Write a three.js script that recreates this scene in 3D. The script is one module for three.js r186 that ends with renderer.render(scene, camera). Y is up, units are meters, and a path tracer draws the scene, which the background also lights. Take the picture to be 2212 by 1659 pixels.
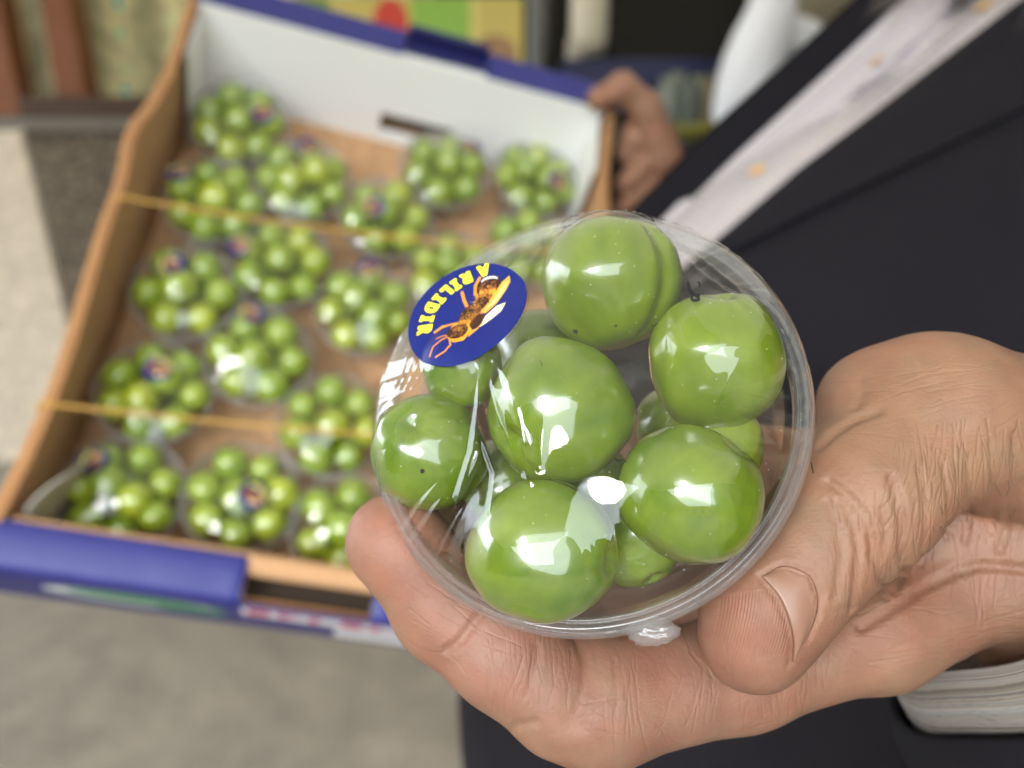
import * as THREE from 'three';
import { mergeGeometries, mergeVertices } from 'three/addons/utils/BufferGeometryUtils.js';
import { RoundedBoxGeometry } from 'three/addons/geometries/RoundedBoxGeometry.js';
import { ImprovedNoise } from 'three/addons/math/ImprovedNoise.js';

// ---------------------------------------------------------------- camera, sky, sun, exposure
const PITCH = 20 * Math.PI / 180;
const scene = new THREE.Scene();
const camera = new THREE.PerspectiveCamera(50, 4 / 3, 0.02, 120);
camera.position.set(0, 1.42, 0);
camera.rotation.x = -PITCH;
camera.focus = 0.158;
camera.userData.fStop = 8.5;
camera.updateMatrixWorld(true);
const renderer = new THREE.WebGLRenderer({ antialias: true });
renderer.setSize(1024, 768);
renderer.toneMapping = THREE.LinearToneMapping;
renderer.toneMappingExposure = 1.5;
renderer.shadowMap.enabled = true;

// a bright overcast sky, a little blue
{
  const w = 64, h = 32, d = new Float32Array(w * h * 4);
  for (let j = 0; j < h; j++) for (let i = 0; i < w; i++) {
    const el = ((j + 0.5) / h - 0.5) * Math.PI, s = Math.max(0, Math.sin(el)), k = (j * w + i) * 4;
    const L = el < 0 ? 0.3 : 5.6 - 0.6 * s;
    d[k] = L * 0.90; d[k + 1] = L * 0.985; d[k + 2] = L * 1.07; d[k + 3] = 1;
  }
  const t = new THREE.DataTexture(d, w, h, THREE.RGBAFormat, THREE.FloatType);
  t.mapping = THREE.EquirectangularReflectionMapping; t.magFilter = THREE.LinearFilter; t.needsUpdate = true;
  scene.background = t; scene.environment = t; scene.environmentIntensity = 1;
}
const sun = new THREE.DirectionalLight(new THREE.Color(1, 0.97, 0.93), 1.8);
sun.position.set(-3.2, 1.42 + 3.2, 5.2); sun.target.position.set(0.02, 1.35, -0.17);
sun.castShadow = true; sun.shadow.radius = 30; sun.shadow.mapSize.set(2048, 2048);
Object.assign(sun.shadow.camera, { left: -4, right: 4, top: 4, bottom: -4, near: 0.1, far: 20 });
scene.add(sun, sun.target);

// ---------------------------------------------------------------- helpers
let seed = 7;
const rnd = () => { seed = (seed + 0x6d2b79f5) | 0; let t = Math.imul(seed ^ (seed >>> 15), 1 | seed); t = (t + Math.imul(t ^ (t >>> 7), 61 | t)) ^ t; return ((t ^ (t >>> 14)) >>> 0) / 4294967296; };
const reseed = (s) => { seed = s; };
const rr = (a, b) => a + (b - a) * rnd();
const V = (x, y, z) => new THREE.Vector3(x, y, z);
const lerp = (a, b, t) => a + (b - a) * t;
const clamp = (x, a, b) => Math.min(b, Math.max(a, x));
const sstep = (a, b, x) => { const t = clamp((x - a) / (b - a), 0, 1); return t * t * (3 - 2 * t); };
const perlin = new ImprovedNoise();
const noise = (x, y, z) => perlin.noise(x + 31.7, y + 17.3, z + 53.1);
const fbm = (x, y, z, o = 4) => { let s = 0, a = 0.5; for (let i = 0; i < o; i++) { s += a * noise(x, y, z); x *= 2.03; y *= 2.03; z *= 2.03; a *= 0.5; } return s; };

// measurements taken on the photograph (2212 x 1659) turned into places in the world, z metres in front of the lens
const F = 829.5 / Math.tan(25 * Math.PI / 180), CX = 1106, CY = 829.5;
const camRot = new THREE.Matrix4().makeRotationX(-PITCH);
const dirW = (x, y, z) => V(x, y, z).applyMatrix4(camRot);
const at = (px, py, d) => dirW((px - CX) / F * d, -(py - CY) / F * d, -d).add(camera.position);
const rayDir = (px, py) => dirW((px - CX) / F, -(py - CY) / F, -1);
const m_px = (n, d) => n * d / F;

const used = {};
const numbered = (n) => { used[n] = (used[n] ?? -1) + 1; return used[n] ? n + '_' + String(used[n]).padStart(3, '0') : n; };
function tag(o, label, category, group, kind) {
  if (label) o.userData.label = label;
  if (category) o.userData.category = category;
  if (group) o.userData.group = group;
  if (kind) o.userData.kind = kind;
  return o;
}
function shadowed(o) { o.castShadow = true; o.receiveShadow = true; return o; }
function thing(name, pos, quat, label, category, group) {
  const g = new THREE.Group(); g.name = numbered(name); g.position.copy(pos); if (quat) g.quaternion.copy(quat);
  scene.add(g); return tag(g, label, category, group);
}
function part(name, geo, mat, parent) {
  const m = shadowed(new THREE.Mesh(geo, mat)); m.name = name; parent.add(m); return m;
}
function single(name, geo, mat, label, category, group, kind) {
  const m = shadowed(new THREE.Mesh(geo, mat)); m.name = numbered(name); scene.add(m); return tag(m, label, category, group, kind);
}
// geometry given in world places, hung under a group that stands at its base
const under = (geo, g) => { g.updateMatrixWorld(true); return geo.applyMatrix4(g.matrixWorld.clone().invert()); };
const box = (w, h, d, x = 0, y = 0, z = 0, r = 0) => { const g = r ? new RoundedBoxGeometry(w, h, d, 2, r) : new THREE.BoxGeometry(w, h, d); g.translate(x, y, z); return g; };
const std = (o) => new THREE.MeshStandardMaterial(o);
const phys = (o) => new THREE.MeshPhysicalMaterial(o);
const rgb = (r, g, b) => new THREE.Color().setRGB(r, g, b);
function geom(pos, idx, uv, col) {
  const g = new THREE.BufferGeometry();
  g.setAttribute('position', new THREE.Float32BufferAttribute(pos, 3));
  if (uv) g.setAttribute('uv', new THREE.Float32BufferAttribute(uv, 2));
  if (col) g.setAttribute('color', new THREE.Float32BufferAttribute(col, 3));
  g.setIndex(idx); g.computeVertexNormals(); return g;
}
// a sheet with thickness over an n x m grid of points; nrm(i, j) is the outward direction
function slabSheet(n, m, pt, nrm, thick) {
  const pos = [], uv = [], idx = [], N = n * m;
  for (let s = 0; s < 2; s++) for (let i = 0; i < n; i++) for (let j = 0; j < m; j++) {
    const p = pt(i, j), q = nrm(i, j); pos.push(p.x - q.x * thick * s, p.y - q.y * thick * s, p.z - q.z * thick * s); uv.push(i / (n - 1), j / (m - 1));
  }
  const quad = (a, b, c, d) => idx.push(a, b, c, a, c, d);
  for (let i = 0; i < n - 1; i++) for (let j = 0; j < m - 1; j++) {
    const a = i * m + j, b = a + m, c = b + 1, d = a + 1; quad(a, b, c, d); quad(N + a, N + d, N + c, N + b);
  }
  for (let i = 0; i < n - 1; i++) { let a = i * m, b = a + m; quad(b, a, N + a, N + b); a = i * m + m - 1; b = a + m; quad(a, b, N + b, N + a); }
  for (let j = 0; j < m - 1; j++) { let a = j, b = j + 1; quad(a, b, N + b, N + a); a = (n - 1) * m + j; b = a + 1; quad(b, a, N + a, N + b); }
  return geom(pos, idx, uv);
}
function canvasTex(w, h, draw, srgb = true, repeat) {
  const c = document.createElement('canvas'); c.width = w; c.height = h; draw(c.getContext('2d'), w, h);
  const t = new THREE.CanvasTexture(c); if (srgb) t.colorSpace = THREE.SRGBColorSpace;
  if (repeat) { t.wrapS = t.wrapT = THREE.RepeatWrapping; t.repeat.set(repeat[0], repeat[1]); }
  return t;
}
function noiseTex(n, f, srgb, repeat) { // f(u, v) -> [r, g, b] 0..255, u and v in turns so that it tiles
  const d = new Uint8Array(n * n * 4);
  for (let j = 0; j < n; j++) for (let i = 0; i < n; i++) { const c = f(i / n, j / n); d.set([c[0], c[1], c[2], 255], (j * n + i) * 4); }
  const t = new THREE.DataTexture(d, n, n); t.magFilter = THREE.LinearFilter; t.wrapS = t.wrapT = THREE.RepeatWrapping;
  if (srgb) t.colorSpace = THREE.SRGBColorSpace; if (repeat) t.repeat.set(repeat[0], repeat[1]); t.needsUpdate = true; return t;
}
const tileN = (u, v, f, o, s = 0) => { const a = u * 2 * Math.PI, b = v * 2 * Math.PI; return fbm(Math.cos(a) * f + s, Math.sin(a) * f + Math.cos(b) * f * 0.97, Math.sin(b) * f + s, o); };

// ---- solid modelling: distance fields meshed with surface nets
const smin = (a, b, k) => { const h = Math.max(k - Math.abs(a - b), 0) / k; return Math.min(a, b) - h * h * k * 0.25; };
function cone(ax, ay, az, ra, bx, by, bz, rb) { // round tapered capsule
  const dx = bx - ax, dy = by - ay, dz = bz - az, ll = dx * dx + dy * dy + dz * dz || 1e-12;
  return (x, y, z) => {
    let t = ((x - ax) * dx + (y - ay) * dy + (z - az) * dz) / ll; t = t < 0 ? 0 : t > 1 ? 1 : t;
    const ex = x - ax - dx * t, ey = y - ay - dy * t, ez = z - az - dz * t; return Math.sqrt(ex * ex + ey * ey + ez * ez) - (ra + (rb - ra) * t);
  };
}
function chain(pts, k) { // pts: [Vector3, radius]
  const s = []; for (let i = 0; i < pts.length - 1; i++) { const [a, ra] = pts[i], [b, rb] = pts[i + 1]; s.push(cone(a.x, a.y, a.z, ra, b.x, b.y, b.z, rb)); }
  return (x, y, z) => { let d = s[0](x, y, z); for (let i = 1; i < s.length; i++) d = smin(d, s[i](x, y, z), k); return d; };
}
function meshField(f, lo, hi, h, settle = 2) {
  const B = 6, nx = Math.ceil((hi.x - lo.x) / h / B) * B + 1, ny = Math.ceil((hi.y - lo.y) / h / B) * B + 1, nz = Math.ceil((hi.z - lo.z) / h / B) * B + 1;
  const g = new Float32Array(nx * ny * nz).fill(NaN), at3 = (i, j, k) => (i * ny + j) * nz + k, reach = B * h * 0.87 * 1.35 + h;
  const live = [];
  for (let i = 0; i < nx - 1; i += B) for (let j = 0; j < ny - 1; j += B) for (let k = 0; k < nz - 1; k += B) {
    const d = f(lo.x + (i + B / 2) * h, lo.y + (j + B / 2) * h, lo.z + (k + B / 2) * h);
    if (Math.abs(d) > reach) continue;
    live.push(i, j, k);
    for (let a = i; a <= i + B; a++) for (let b = j; b <= j + B; b++) for (let c = k; c <= k + B; c++) { const n = at3(a, b, c); if (g[n] !== g[n]) g[n] = f(lo.x + a * h, lo.y + b * h, lo.z + c * h); }
  }
  const id = new Int32Array(nx * ny * nz).fill(-1), pos = [], idx = [];
  const E = []; for (let a = 0; a < 8; a++) for (let b = a + 1; b < 8; b++) { const x = a ^ b; if (x === 1 || x === 2 || x === 4) E.push([a, b]); }
  const cv = new Float64Array(8);
  for (let n = 0; n < live.length; n += 3) for (let i = live[n]; i < live[n] + B; i++) for (let j = live[n + 1]; j < live[n + 1] + B; j++) for (let k = live[n + 2]; k < live[n + 2] + B; k++) {
    let m = 0; for (let c = 0; c < 8; c++) { cv[c] = g[at3(i + (c & 1), j + ((c >> 1) & 1), k + (c >> 2))]; if (cv[c] < 0) m |= 1 << c; }
    if (m === 0 || m === 255) continue;
    let x = 0, y = 0, z = 0, q = 0;
    for (const [a, b] of E) { if ((cv[a] < 0) === (cv[b] < 0)) continue; const t = cv[a] / (cv[a] - cv[b]); x += lerp(a & 1, b & 1, t); y += lerp((a >> 1) & 1, (b >> 1) & 1, t); z += lerp(a >> 2, b >> 2, t); q++; }
    id[at3(i, j, k)] = pos.length / 3; pos.push(lo.x + (i + x / q) * h, lo.y + (j + y / q) * h, lo.z + (k + z / q) * h);
  }
  const face = (a, b, c, d, flip) => { if (a < 0 || b < 0 || c < 0 || d < 0) return; flip ? idx.push(a, c, b, a, d, c) : idx.push(a, b, c, a, c, d); };
  for (let n = 0; n < live.length; n += 3) for (let i = live[n]; i < live[n] + B; i++) for (let j = live[n + 1]; j < live[n + 1] + B; j++) for (let k = live[n + 2]; k < live[n + 2] + B; k++) {
    const v = g[at3(i, j, k)] < 0;
    if (j && k && v !== g[at3(i + 1, j, k)] < 0) face(id[at3(i, j - 1, k - 1)], id[at3(i, j, k - 1)], id[at3(i, j, k)], id[at3(i, j - 1, k)], !v);
    if (i && k && v !== g[at3(i, j + 1, k)] < 0) face(id[at3(i - 1, j, k - 1)], id[at3(i - 1, j, k)], id[at3(i, j, k)], id[at3(i, j, k - 1)], !v);
    if (i && j && v !== g[at3(i, j, k + 1)] < 0) face(id[at3(i - 1, j - 1, k)], id[at3(i, j - 1, k)], id[at3(i, j, k)], id[at3(i - 1, j, k)], !v);
  }
  const nrm = new Float32Array(pos.length), e = h * 0.6;
  for (let p = 0; p < pos.length; p += 3) {
    let gx, gy, gz, L;
    for (let s = 0; s <= settle; s++) {
      const x = pos[p], y = pos[p + 1], z = pos[p + 2];
      gx = f(x + e, y, z) - f(x - e, y, z); gy = f(x, y + e, z) - f(x, y - e, z); gz = f(x, y, z + e) - f(x, y, z - e);
      L = Math.hypot(gx, gy, gz) || 1; if (s === settle) break;
      const d = clamp(f(x, y, z), -h, h) * 0.8; pos[p] -= gx / L * d; pos[p + 1] -= gy / L * d; pos[p + 2] -= gz / L * d;
    }
    nrm[p] = gx / L; nrm[p + 1] = gy / L; nrm[p + 2] = gz / L;
  }
  const out = new THREE.BufferGeometry();
  out.setAttribute('position', new THREE.Float32BufferAttribute(pos, 3)); out.setAttribute('normal', new THREE.BufferAttribute(nrm, 3)); out.setIndex(idx);
  return out;
}
function trace(f, o, d, near, far) { // the place where a line meets a field, or null
  const L = d.length(), p = V(0, 0, 0); let t = near;
  for (let i = 0; i < 160 && t < far; i++) { p.copy(o).addScaledVector(d, t); const v = f(p.x, p.y, p.z); if (v < 2e-5) return p.clone(); t += v * 0.85 / L; }
  return null;
}
function gradient(f, p, e) { return V(f(p.x + e, p.y, p.z) - f(p.x - e, p.y, p.z), f(p.x, p.y + e, p.z) - f(p.x, p.y - e, p.z), f(p.x, p.y, p.z + e) - f(p.x, p.y, p.z - e)).normalize(); }
function tube(points, r, seg = 24, sides = 8, taper) {
  const c = new THREE.CatmullRomCurve3(points), g = new THREE.TubeGeometry(c, seg, r, sides, false);
  if (taper) { const p = g.attributes.position, q = V(0, 0, 0), o = V(0, 0, 0); for (let i = 0; i <= seg; i++) { c.getPointAt(i / seg, o); for (let j = 0; j <= sides; j++) { const n = i * (sides + 1) + j; q.fromBufferAttribute(p, n).sub(o).multiplyScalar(taper(i / seg)).add(o); p.setXYZ(n, q.x, q.y, q.z); } } g.computeVertexNormals(); }
  return g;
}

// ================================================================ the place behind
const groundY = 0;
{
  const t = noiseTex(512, (u, v) => { const a = tileN(u, v, 2.2, 5), b = tileN(u, v, 30, 2, 9), k = 122 + a * 26 + b * 34; return [k * 1.02, k * 0.95, k * 0.85]; }, true);
  const g = new THREE.PlaneGeometry(120, 120); g.rotateX(-Math.PI / 2); const uv = g.attributes.uv; for (let i = 0; i < uv.count; i++) uv.setXY(i, uv.getX(i) * 80, uv.getY(i) * 80);
  single('ground', g, std({ map: t, roughness: 0.95 }), 'pale grey brown concrete pavement under the stall', null, null, 'structure');
}
{ // the stall's cloth roof above, its edge just behind the photographer
  const g = box(9, 0.03, 7.4, 0, 0, 0); g.rotateY(0.14); g.translate(0, 2.62, -2.45);
  single('awning', g, phys({ color: rgb(0.84, 0.80, 0.72), roughness: 1, transmission: 0.34, thickness: 0 }), 'beige cloth awning stretched over the stall', null, null, 'structure');
}
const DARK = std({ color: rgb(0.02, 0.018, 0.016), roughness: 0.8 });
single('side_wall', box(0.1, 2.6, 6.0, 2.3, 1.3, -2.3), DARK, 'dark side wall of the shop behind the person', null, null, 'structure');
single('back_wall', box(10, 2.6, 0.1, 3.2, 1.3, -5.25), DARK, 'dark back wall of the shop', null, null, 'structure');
// stone wall with a window front of wooden posts above it
{
  const g0 = at(150, 740, 4.6); // foot of the wall
  const z = g0.z, top = at(170, 275, 4.45).y;
  const st = noiseTex(512, (u, v) => { const a = tileN(u, v, 5, 5), b = tileN(u, v, 17, 3, 4), k = 104 + a * 120 + b * 90; return [k * 1.03, k * 0.93, k * 0.80]; }, true, [3, 2]);
  const w = thing('stone_wall', V(-2.2, 0, z), null, 'low rough grey brown stone wall behind the crate', 'wall');
  const gb = box(3.6, top, 0.3, 0.1, top / 2, 0, 0.02); gb.rotateY(0.07);
  part('stone_face', gb, std({ map: st, roughness: 0.95, bumpMap: st, bumpScale: 0.02 }), w);
  const gc = box(3.66, 0.06, 0.36, 0.1, top + 0.032, 0, 0.01); gc.rotateY(0.07);
  part('coping', gc, std({ color: rgb(0.19, 0.17, 0.145), roughness: 0.9 }), w);
  const wood = noiseTex(128, (u, v) => { const k = 1 + tileN(u * 0.5, v, 6, 3) * 0.5; return [128 * k, 78 * k, 46 * k]; }, true, [1, 3]);
  const woodM = std({ map: wood, roughness: 0.7 });
  const posts = [[148, 'orange brown wooden post rising from the stone wall beside the dark panel'], [275, 'orange brown wooden post nearest to the crate above the stone wall'], [0, 'orange brown wooden post at the dark panel’s outer side']];
  for (const [px, label] of posts) {
    const p = at(px, 150, 4.75), h = 2.3 - top;
    const m = single('wooden_post', box(0.15, h, 0.15, 0, 0, 0, 0.008), woodM, label, 'post', 'wooden posts above the stone wall'); m.position.set(p.x, top + 0.064 + h / 2, z - 0.06);
  }
  const curt = noiseTex(128, (u, v) => { const k = 0.86 + 0.16 * Math.sin(u * 2 * Math.PI * 4) + tileN(u, v, 2, 3) * 0.3; return [240 * k, 234 * k, 186 * k]; }, true, [3, 1]);
  const cs = []; // hanging pleats
  { const n = 120, m = 2; const gg = slabSheet(n, m, (i, j) => V(-3.9 + i / (n - 1) * 3.5, top + 0.075 + j * 1.2, z - 0.32 + 0.02 * Math.sin(i * 0.8)), () => V(0, 0, 1), 0.008); single('yellow_curtain', gg, std({ map: curt, roughness: 0.9, side: THREE.DoubleSide }), 'pale yellow pleated curtain hanging behind the wooden posts', 'curtain'); }
  const p = at(35, 150, 4.72); const dp = single('dark_panel', box(0.36, 0.5, 0.05, 0, 0, 0, 0.01), std({ color: rgb(0.022, 0.027, 0.03), roughness: 0.6 }), 'dark grey panel standing on the stone wall between wooden posts', 'panel'); dp.position.set(p.x, p.y + 0.01, z - 0.16);
  single('timber_sill', box(1.1, 0.1, 0.1, at(285, 235, 4.7).x + 0.3, top + 0.115, z + 0.1, 0.006), std({ color: rgb(0.06, 0.028, 0.014), roughness: 0.7 }), 'dark brown timber sill lying along the stone wall top', 'sill');
}
{ // white board standing at the left
  const a = at(20, 740, 2.35), h = 1.0; const p = at(-130, 300, 2.3);
  const t = noiseTex(128, (u, v) => { const k = 1 + tileN(u * 0.3, v, 8, 3) * 0.22; return [228 * k, 214 * k, 196 * k]; }, true, [1, 1]);
  const m = single('white_board', box(0.5, 1.0, 0.04, 0, -0.5, 0, 0.004), std({ map: t, roughness: 0.8 }), 'pale weathered white board standing in front of the stone wall', 'board');
  const e = at(20, 292, 2.3); m.position.set(e.x - 0.24, e.y, e.z); m.rotation.z = 0.045; m.rotation.y = 0.25;
}
// the shop's goods, far out of focus
const blur = (px, py, d) => at(px, py, d);
{ // printed fruit carton
  const t = canvasTex(512, 256, (c, w, h) => {
    c.fillStyle = '#d8c66a'; c.fillRect(0, 0, w, h);
    c.fillStyle = '#e6a35c'; c.beginPath(); c.ellipse(150, 120, 60, 60, 0, 0, 7); c.fill(); c.fillStyle = '#d8442f'; c.beginPath(); c.ellipse(215, 60, 40, 60, 0, 0, 7); c.fill();
    c.fillStyle = '#98c74e'; c.fillRect(262, 0, 132, 200); c.fillStyle = '#a98257'; c.beginPath(); c.ellipse(450, 130, 50, 46, 0, 0, 7); c.fill(); c.fillStyle = '#c96a3a'; c.beginPath(); c.ellipse(470, 210, 50, 36, 0, 0, 7); c.fill();
    c.fillStyle = '#7f9b3a'; c.fillRect(0, 0, 80, 256); c.fillStyle = '#e8d97c'; c.fillRect(396, 0, 18, 256);
  });
  const a = at(640, 120, 3.4), b = at(1120, 120, 3.4), w = b.x - a.x;
  const g = thing('fruit_carton', at(890, 230, 3.4).setY(at(890, 200, 3.4).y), null, 'carton printed with red, green and yellow fruit above the crate’s rim', 'carton');
  part('carton_body', box(w, 0.42, 0.3, 0, 0.15, -0.16, 0.004), std({ color: rgb(0.5, 0.4, 0.15), roughness: 0.7 }), g);
  const pl = new THREE.PlaneGeometry(w - 0.01, 0.41); pl.translate(0, 0.15, -0.008); part('printed_face', pl, std({ map: t, roughness: 0.5 }), g);
  const st = single('carton_table', mergeGeometries([box(w + 0.2, 0.05, 0.5, 0, 0, 0), ...[-1, 1].flatMap((s) => [-1, 1].map((q) => box(0.05, 0.9, 0.05, s * w * 0.5, -0.47, q * 0.2)))]), std({ color: rgb(0.1, 0.06, 0.03), roughness: 0.8 }), 'dark table carrying the fruit carton', 'table'); st.position.copy(g.position).add(V(0, -0.09, -0.16));
}
{
  const g = new THREE.CylinderGeometry(0.06, 0.06, 2.6, 20); const p = at(1165, 100, 4.2);
  const m = single('metal_pole', g, std({ color: rgb(0.16, 0.16, 0.15), roughness: 0.4, metalness: 0.6 }), 'grey metal pole standing behind the fruit carton', 'pole'); m.position.set(p.x, 1.3, p.z);
  const g2 = new THREE.CylinderGeometry(0.03, 0.03, 2.6, 16); const q = at(1128, 100, 4.3); const m2 = single('metal_pole', g2, std({ color: rgb(0.05, 0.05, 0.045), roughness: 0.5, metalness: 0.4 }), 'thin dark metal pole left of the grey metal pole', 'pole'); m2.position.set(q.x, 1.3, q.z);
}
{ // hanging cream bag / lamp shape
  const p = at(1272, 60, 4.0); const l = thing('hanging_bottle', p, null, 'cream plastic bottle hanging in the dark shop', 'bottle');
  part('bottle_body', new THREE.LatheGeometry([[0, -0.13], [0.075, -0.12], [0.09, -0.05], [0.09, 0.28], [0.05, 0.33], [0, 0.34]].map((a) => new THREE.Vector2(...a)), 24), std({ color: rgb(0.85, 0.78, 0.62), roughness: 0.4 }), l);
  const n = new THREE.CapsuleGeometry(0.042, 0.22, 6, 16); n.translate(-0.065, -0.18, 0.03); part('bottle_neck', n, std({ color: rgb(0.6, 0.54, 0.45), roughness: 0.4 }), l);
}
{ // blue crate, produce, dish, white bag, jar
  const p = at(1390, 185, 3.8);
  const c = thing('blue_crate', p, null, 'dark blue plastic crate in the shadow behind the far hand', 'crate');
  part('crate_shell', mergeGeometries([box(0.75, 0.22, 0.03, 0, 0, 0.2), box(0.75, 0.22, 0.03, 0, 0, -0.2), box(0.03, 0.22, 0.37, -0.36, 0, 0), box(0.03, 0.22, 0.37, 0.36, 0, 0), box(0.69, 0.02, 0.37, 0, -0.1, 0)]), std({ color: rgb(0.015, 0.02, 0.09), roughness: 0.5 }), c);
  reseed(41);
  const mats = [[0.20, 0.22, 0.18], [0.26, 0.28, 0.22], [0.12, 0.14, 0.12], [0.3, 0.32, 0.24], [0.2, 0.17, 0.08]].map((a) => std({ color: rgb(...a), roughness: 0.35 }));
  const jarG = new THREE.LatheGeometry([[0, 0], [0.042, 0], [0.046, 0.01], [0.046, 0.13], [0.03, 0.15], [0.03, 0.175], [0, 0.176]].map((a) => new THREE.Vector2(...a)), 20);
  const ly = at(1540, 275, 3.4).y; let n = 0;
  for (const row of [0, 1]) for (let k = 0; k < 4; k++) {
    const px = 1440 + k * 44 + row * 16, q = at(px, 275, 3.45 + row * 0.22);
    const m = single('glass_jar', jarG, mats[(k * 2 + row) % 5], `${['grey green', 'pale green', 'dark green', 'olive'][k]} glass jar in the ${row ? 'back' : 'front'} row of the market shelf`, 'jar', 'jars on the shelf behind the far hand'); m.position.set(q.x, ly + row * 0.02, q.z); m.rotation.y = k; m.scale.setScalar(rr(0.95, 1.15));
  }
  single('market_shelf', box(1.3, 0.04, 0.6, at(1560, 290, 3.5).x, ly - 0.022, at(1560, 290, 3.5).z, 0.006), std({ color: rgb(0.03, 0.03, 0.03), roughness: 0.6 }), 'dark shelf carrying the glass jars', 'shelf');
  const dg = new THREE.LatheGeometry([[0, 0], [0.06, 0], [0.1, 0.045], [0.095, 0.047], [0.055, 0.01], [0, 0.01]].map((a) => new THREE.Vector2(...a)), 28);
  const d = single('yellow_dish', dg, std({ color: rgb(0.3, 0.27, 0.05), roughness: 0.5 }), 'olive yellow dish below the glass jars', 'dish'); d.position.copy(at(1508, 300, 3.0));
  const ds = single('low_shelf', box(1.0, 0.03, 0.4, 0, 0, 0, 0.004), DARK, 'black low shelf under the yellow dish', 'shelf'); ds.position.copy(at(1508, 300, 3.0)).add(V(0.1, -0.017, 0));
  // crumpled white plastic bag
  const bg = new THREE.SphereGeometry(1, 40, 30); const bp = bg.attributes.position;
  for (let i = 0; i < bp.count; i++) { const x = bp.getX(i), y = bp.getY(i), z = bp.getZ(i), k = 1 + 0.22 * fbm(x * 1.6, y * 1.2, z * 1.6, 4); bp.setXYZ(i, x * 0.115 * k + y * 0.07, y * 0.30 * k, z * 0.12 * k); } bg.computeVertexNormals();
  const b = single('plastic_bag', bg, std({ color: rgb(0.86, 0.87, 0.93), roughness: 0.6 }), 'white crumpled plastic bag hanging beside the dark jacket', 'bag'); b.position.copy(at(1628, 135, 3.1));
  const bl = single('paper_bundle', (() => { const g = box(0.3, 0.14, 0.2, 0, 0, 0, 0.05); g.rotateZ(-0.25); return g; })(), std({ color: rgb(0.8, 0.82, 0.86), roughness: 0.7 }), 'white paper bundle lying on top of the blue barrel', 'paper'); bl.position.copy(at(1685, 70, 3.25));
  const j = single('blue_barrel', new THREE.LatheGeometry([[0, 0], [0.16, 0], [0.17, 0.02], [0.17, 0.3], [0.165, 0.34], [0.17, 0.38], [0.17, 0.55], [0.14, 0.58], [0, 0.58]].map((a) => new THREE.Vector2(...a)), 28), std({ color: rgb(0.012, 0.035, 0.075), roughness: 0.4 }), 'dark blue plastic barrel beside the white bag', 'barrel'); j.position.copy(at(1735, 100, 3.5)).add(V(0, -0.55, 0));
  const bx = single('beige_sack', (() => { const g = new THREE.SphereGeometry(1, 28, 20); g.scale(0.3, 0.24, 0.2); return g; })(), std({ color: rgb(0.38, 0.33, 0.23), roughness: 0.9 }), 'beige sack on the shelf behind the white bag', 'sack'); bx.position.copy(at(1740, 0, 4.4));
  const tp = at(1505, 60, 4.9); const tb = single('brown_curtain', slabSheet(40, 2, (i, jj) => V(tp.x - 0.16 + i * 0.008, tp.y - 0.25 + jj * 0.9, tp.z + 0.02 * Math.sin(i * 0.7)), () => V(0, 0, 1), 0.006), std({ color: rgb(0.11, 0.08, 0.05), roughness: 0.9 }), 'brown cloth hanging at the back of the shop', 'curtain');
}
// across the street behind the photographer, seen only as reflections in the film and the plums
{
  const fm = std({ color: rgb(0.5, 0.36, 0.13), roughness: 0.8 }), wm = std({ color: rgb(0.05, 0.06, 0.08), roughness: 0.1 });
  const b = thing('street_building', V(0, 0, 15), null, 'yellow low building across the street', 'building');
  part('facade', box(26, 3.6, 4, 0, 1.8, 2), fm, b);
  for (let i = 0; i < 8; i++) part('window', box(1.3, 1.3, 0.06, -10.5 + i * 3, 1.9, -0.02), wm, b);
  part('roof', box(26.6, 0.25, 4.6, 0, 3.73, 2), std({ color: rgb(0.2, 0.1, 0.06), roughness: 0.9 }), b);
  for (const [x, lab] of [[-6.2, 'tall shaded house along the street on the crate’s side'], [6.4, 'tall shaded house along the street on the jacket’s side']]) {
    const h = thing('side_house', V(x, 0, 6), null, lab, 'building'); const hh = x < 0 ? 3.4 : 8; part('facade', box(5, hh, 11.5, 0, hh / 2, 0), std({ color: rgb(0.13, 0.12, 0.10), roughness: 0.9 }), h);
  }
}
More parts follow.
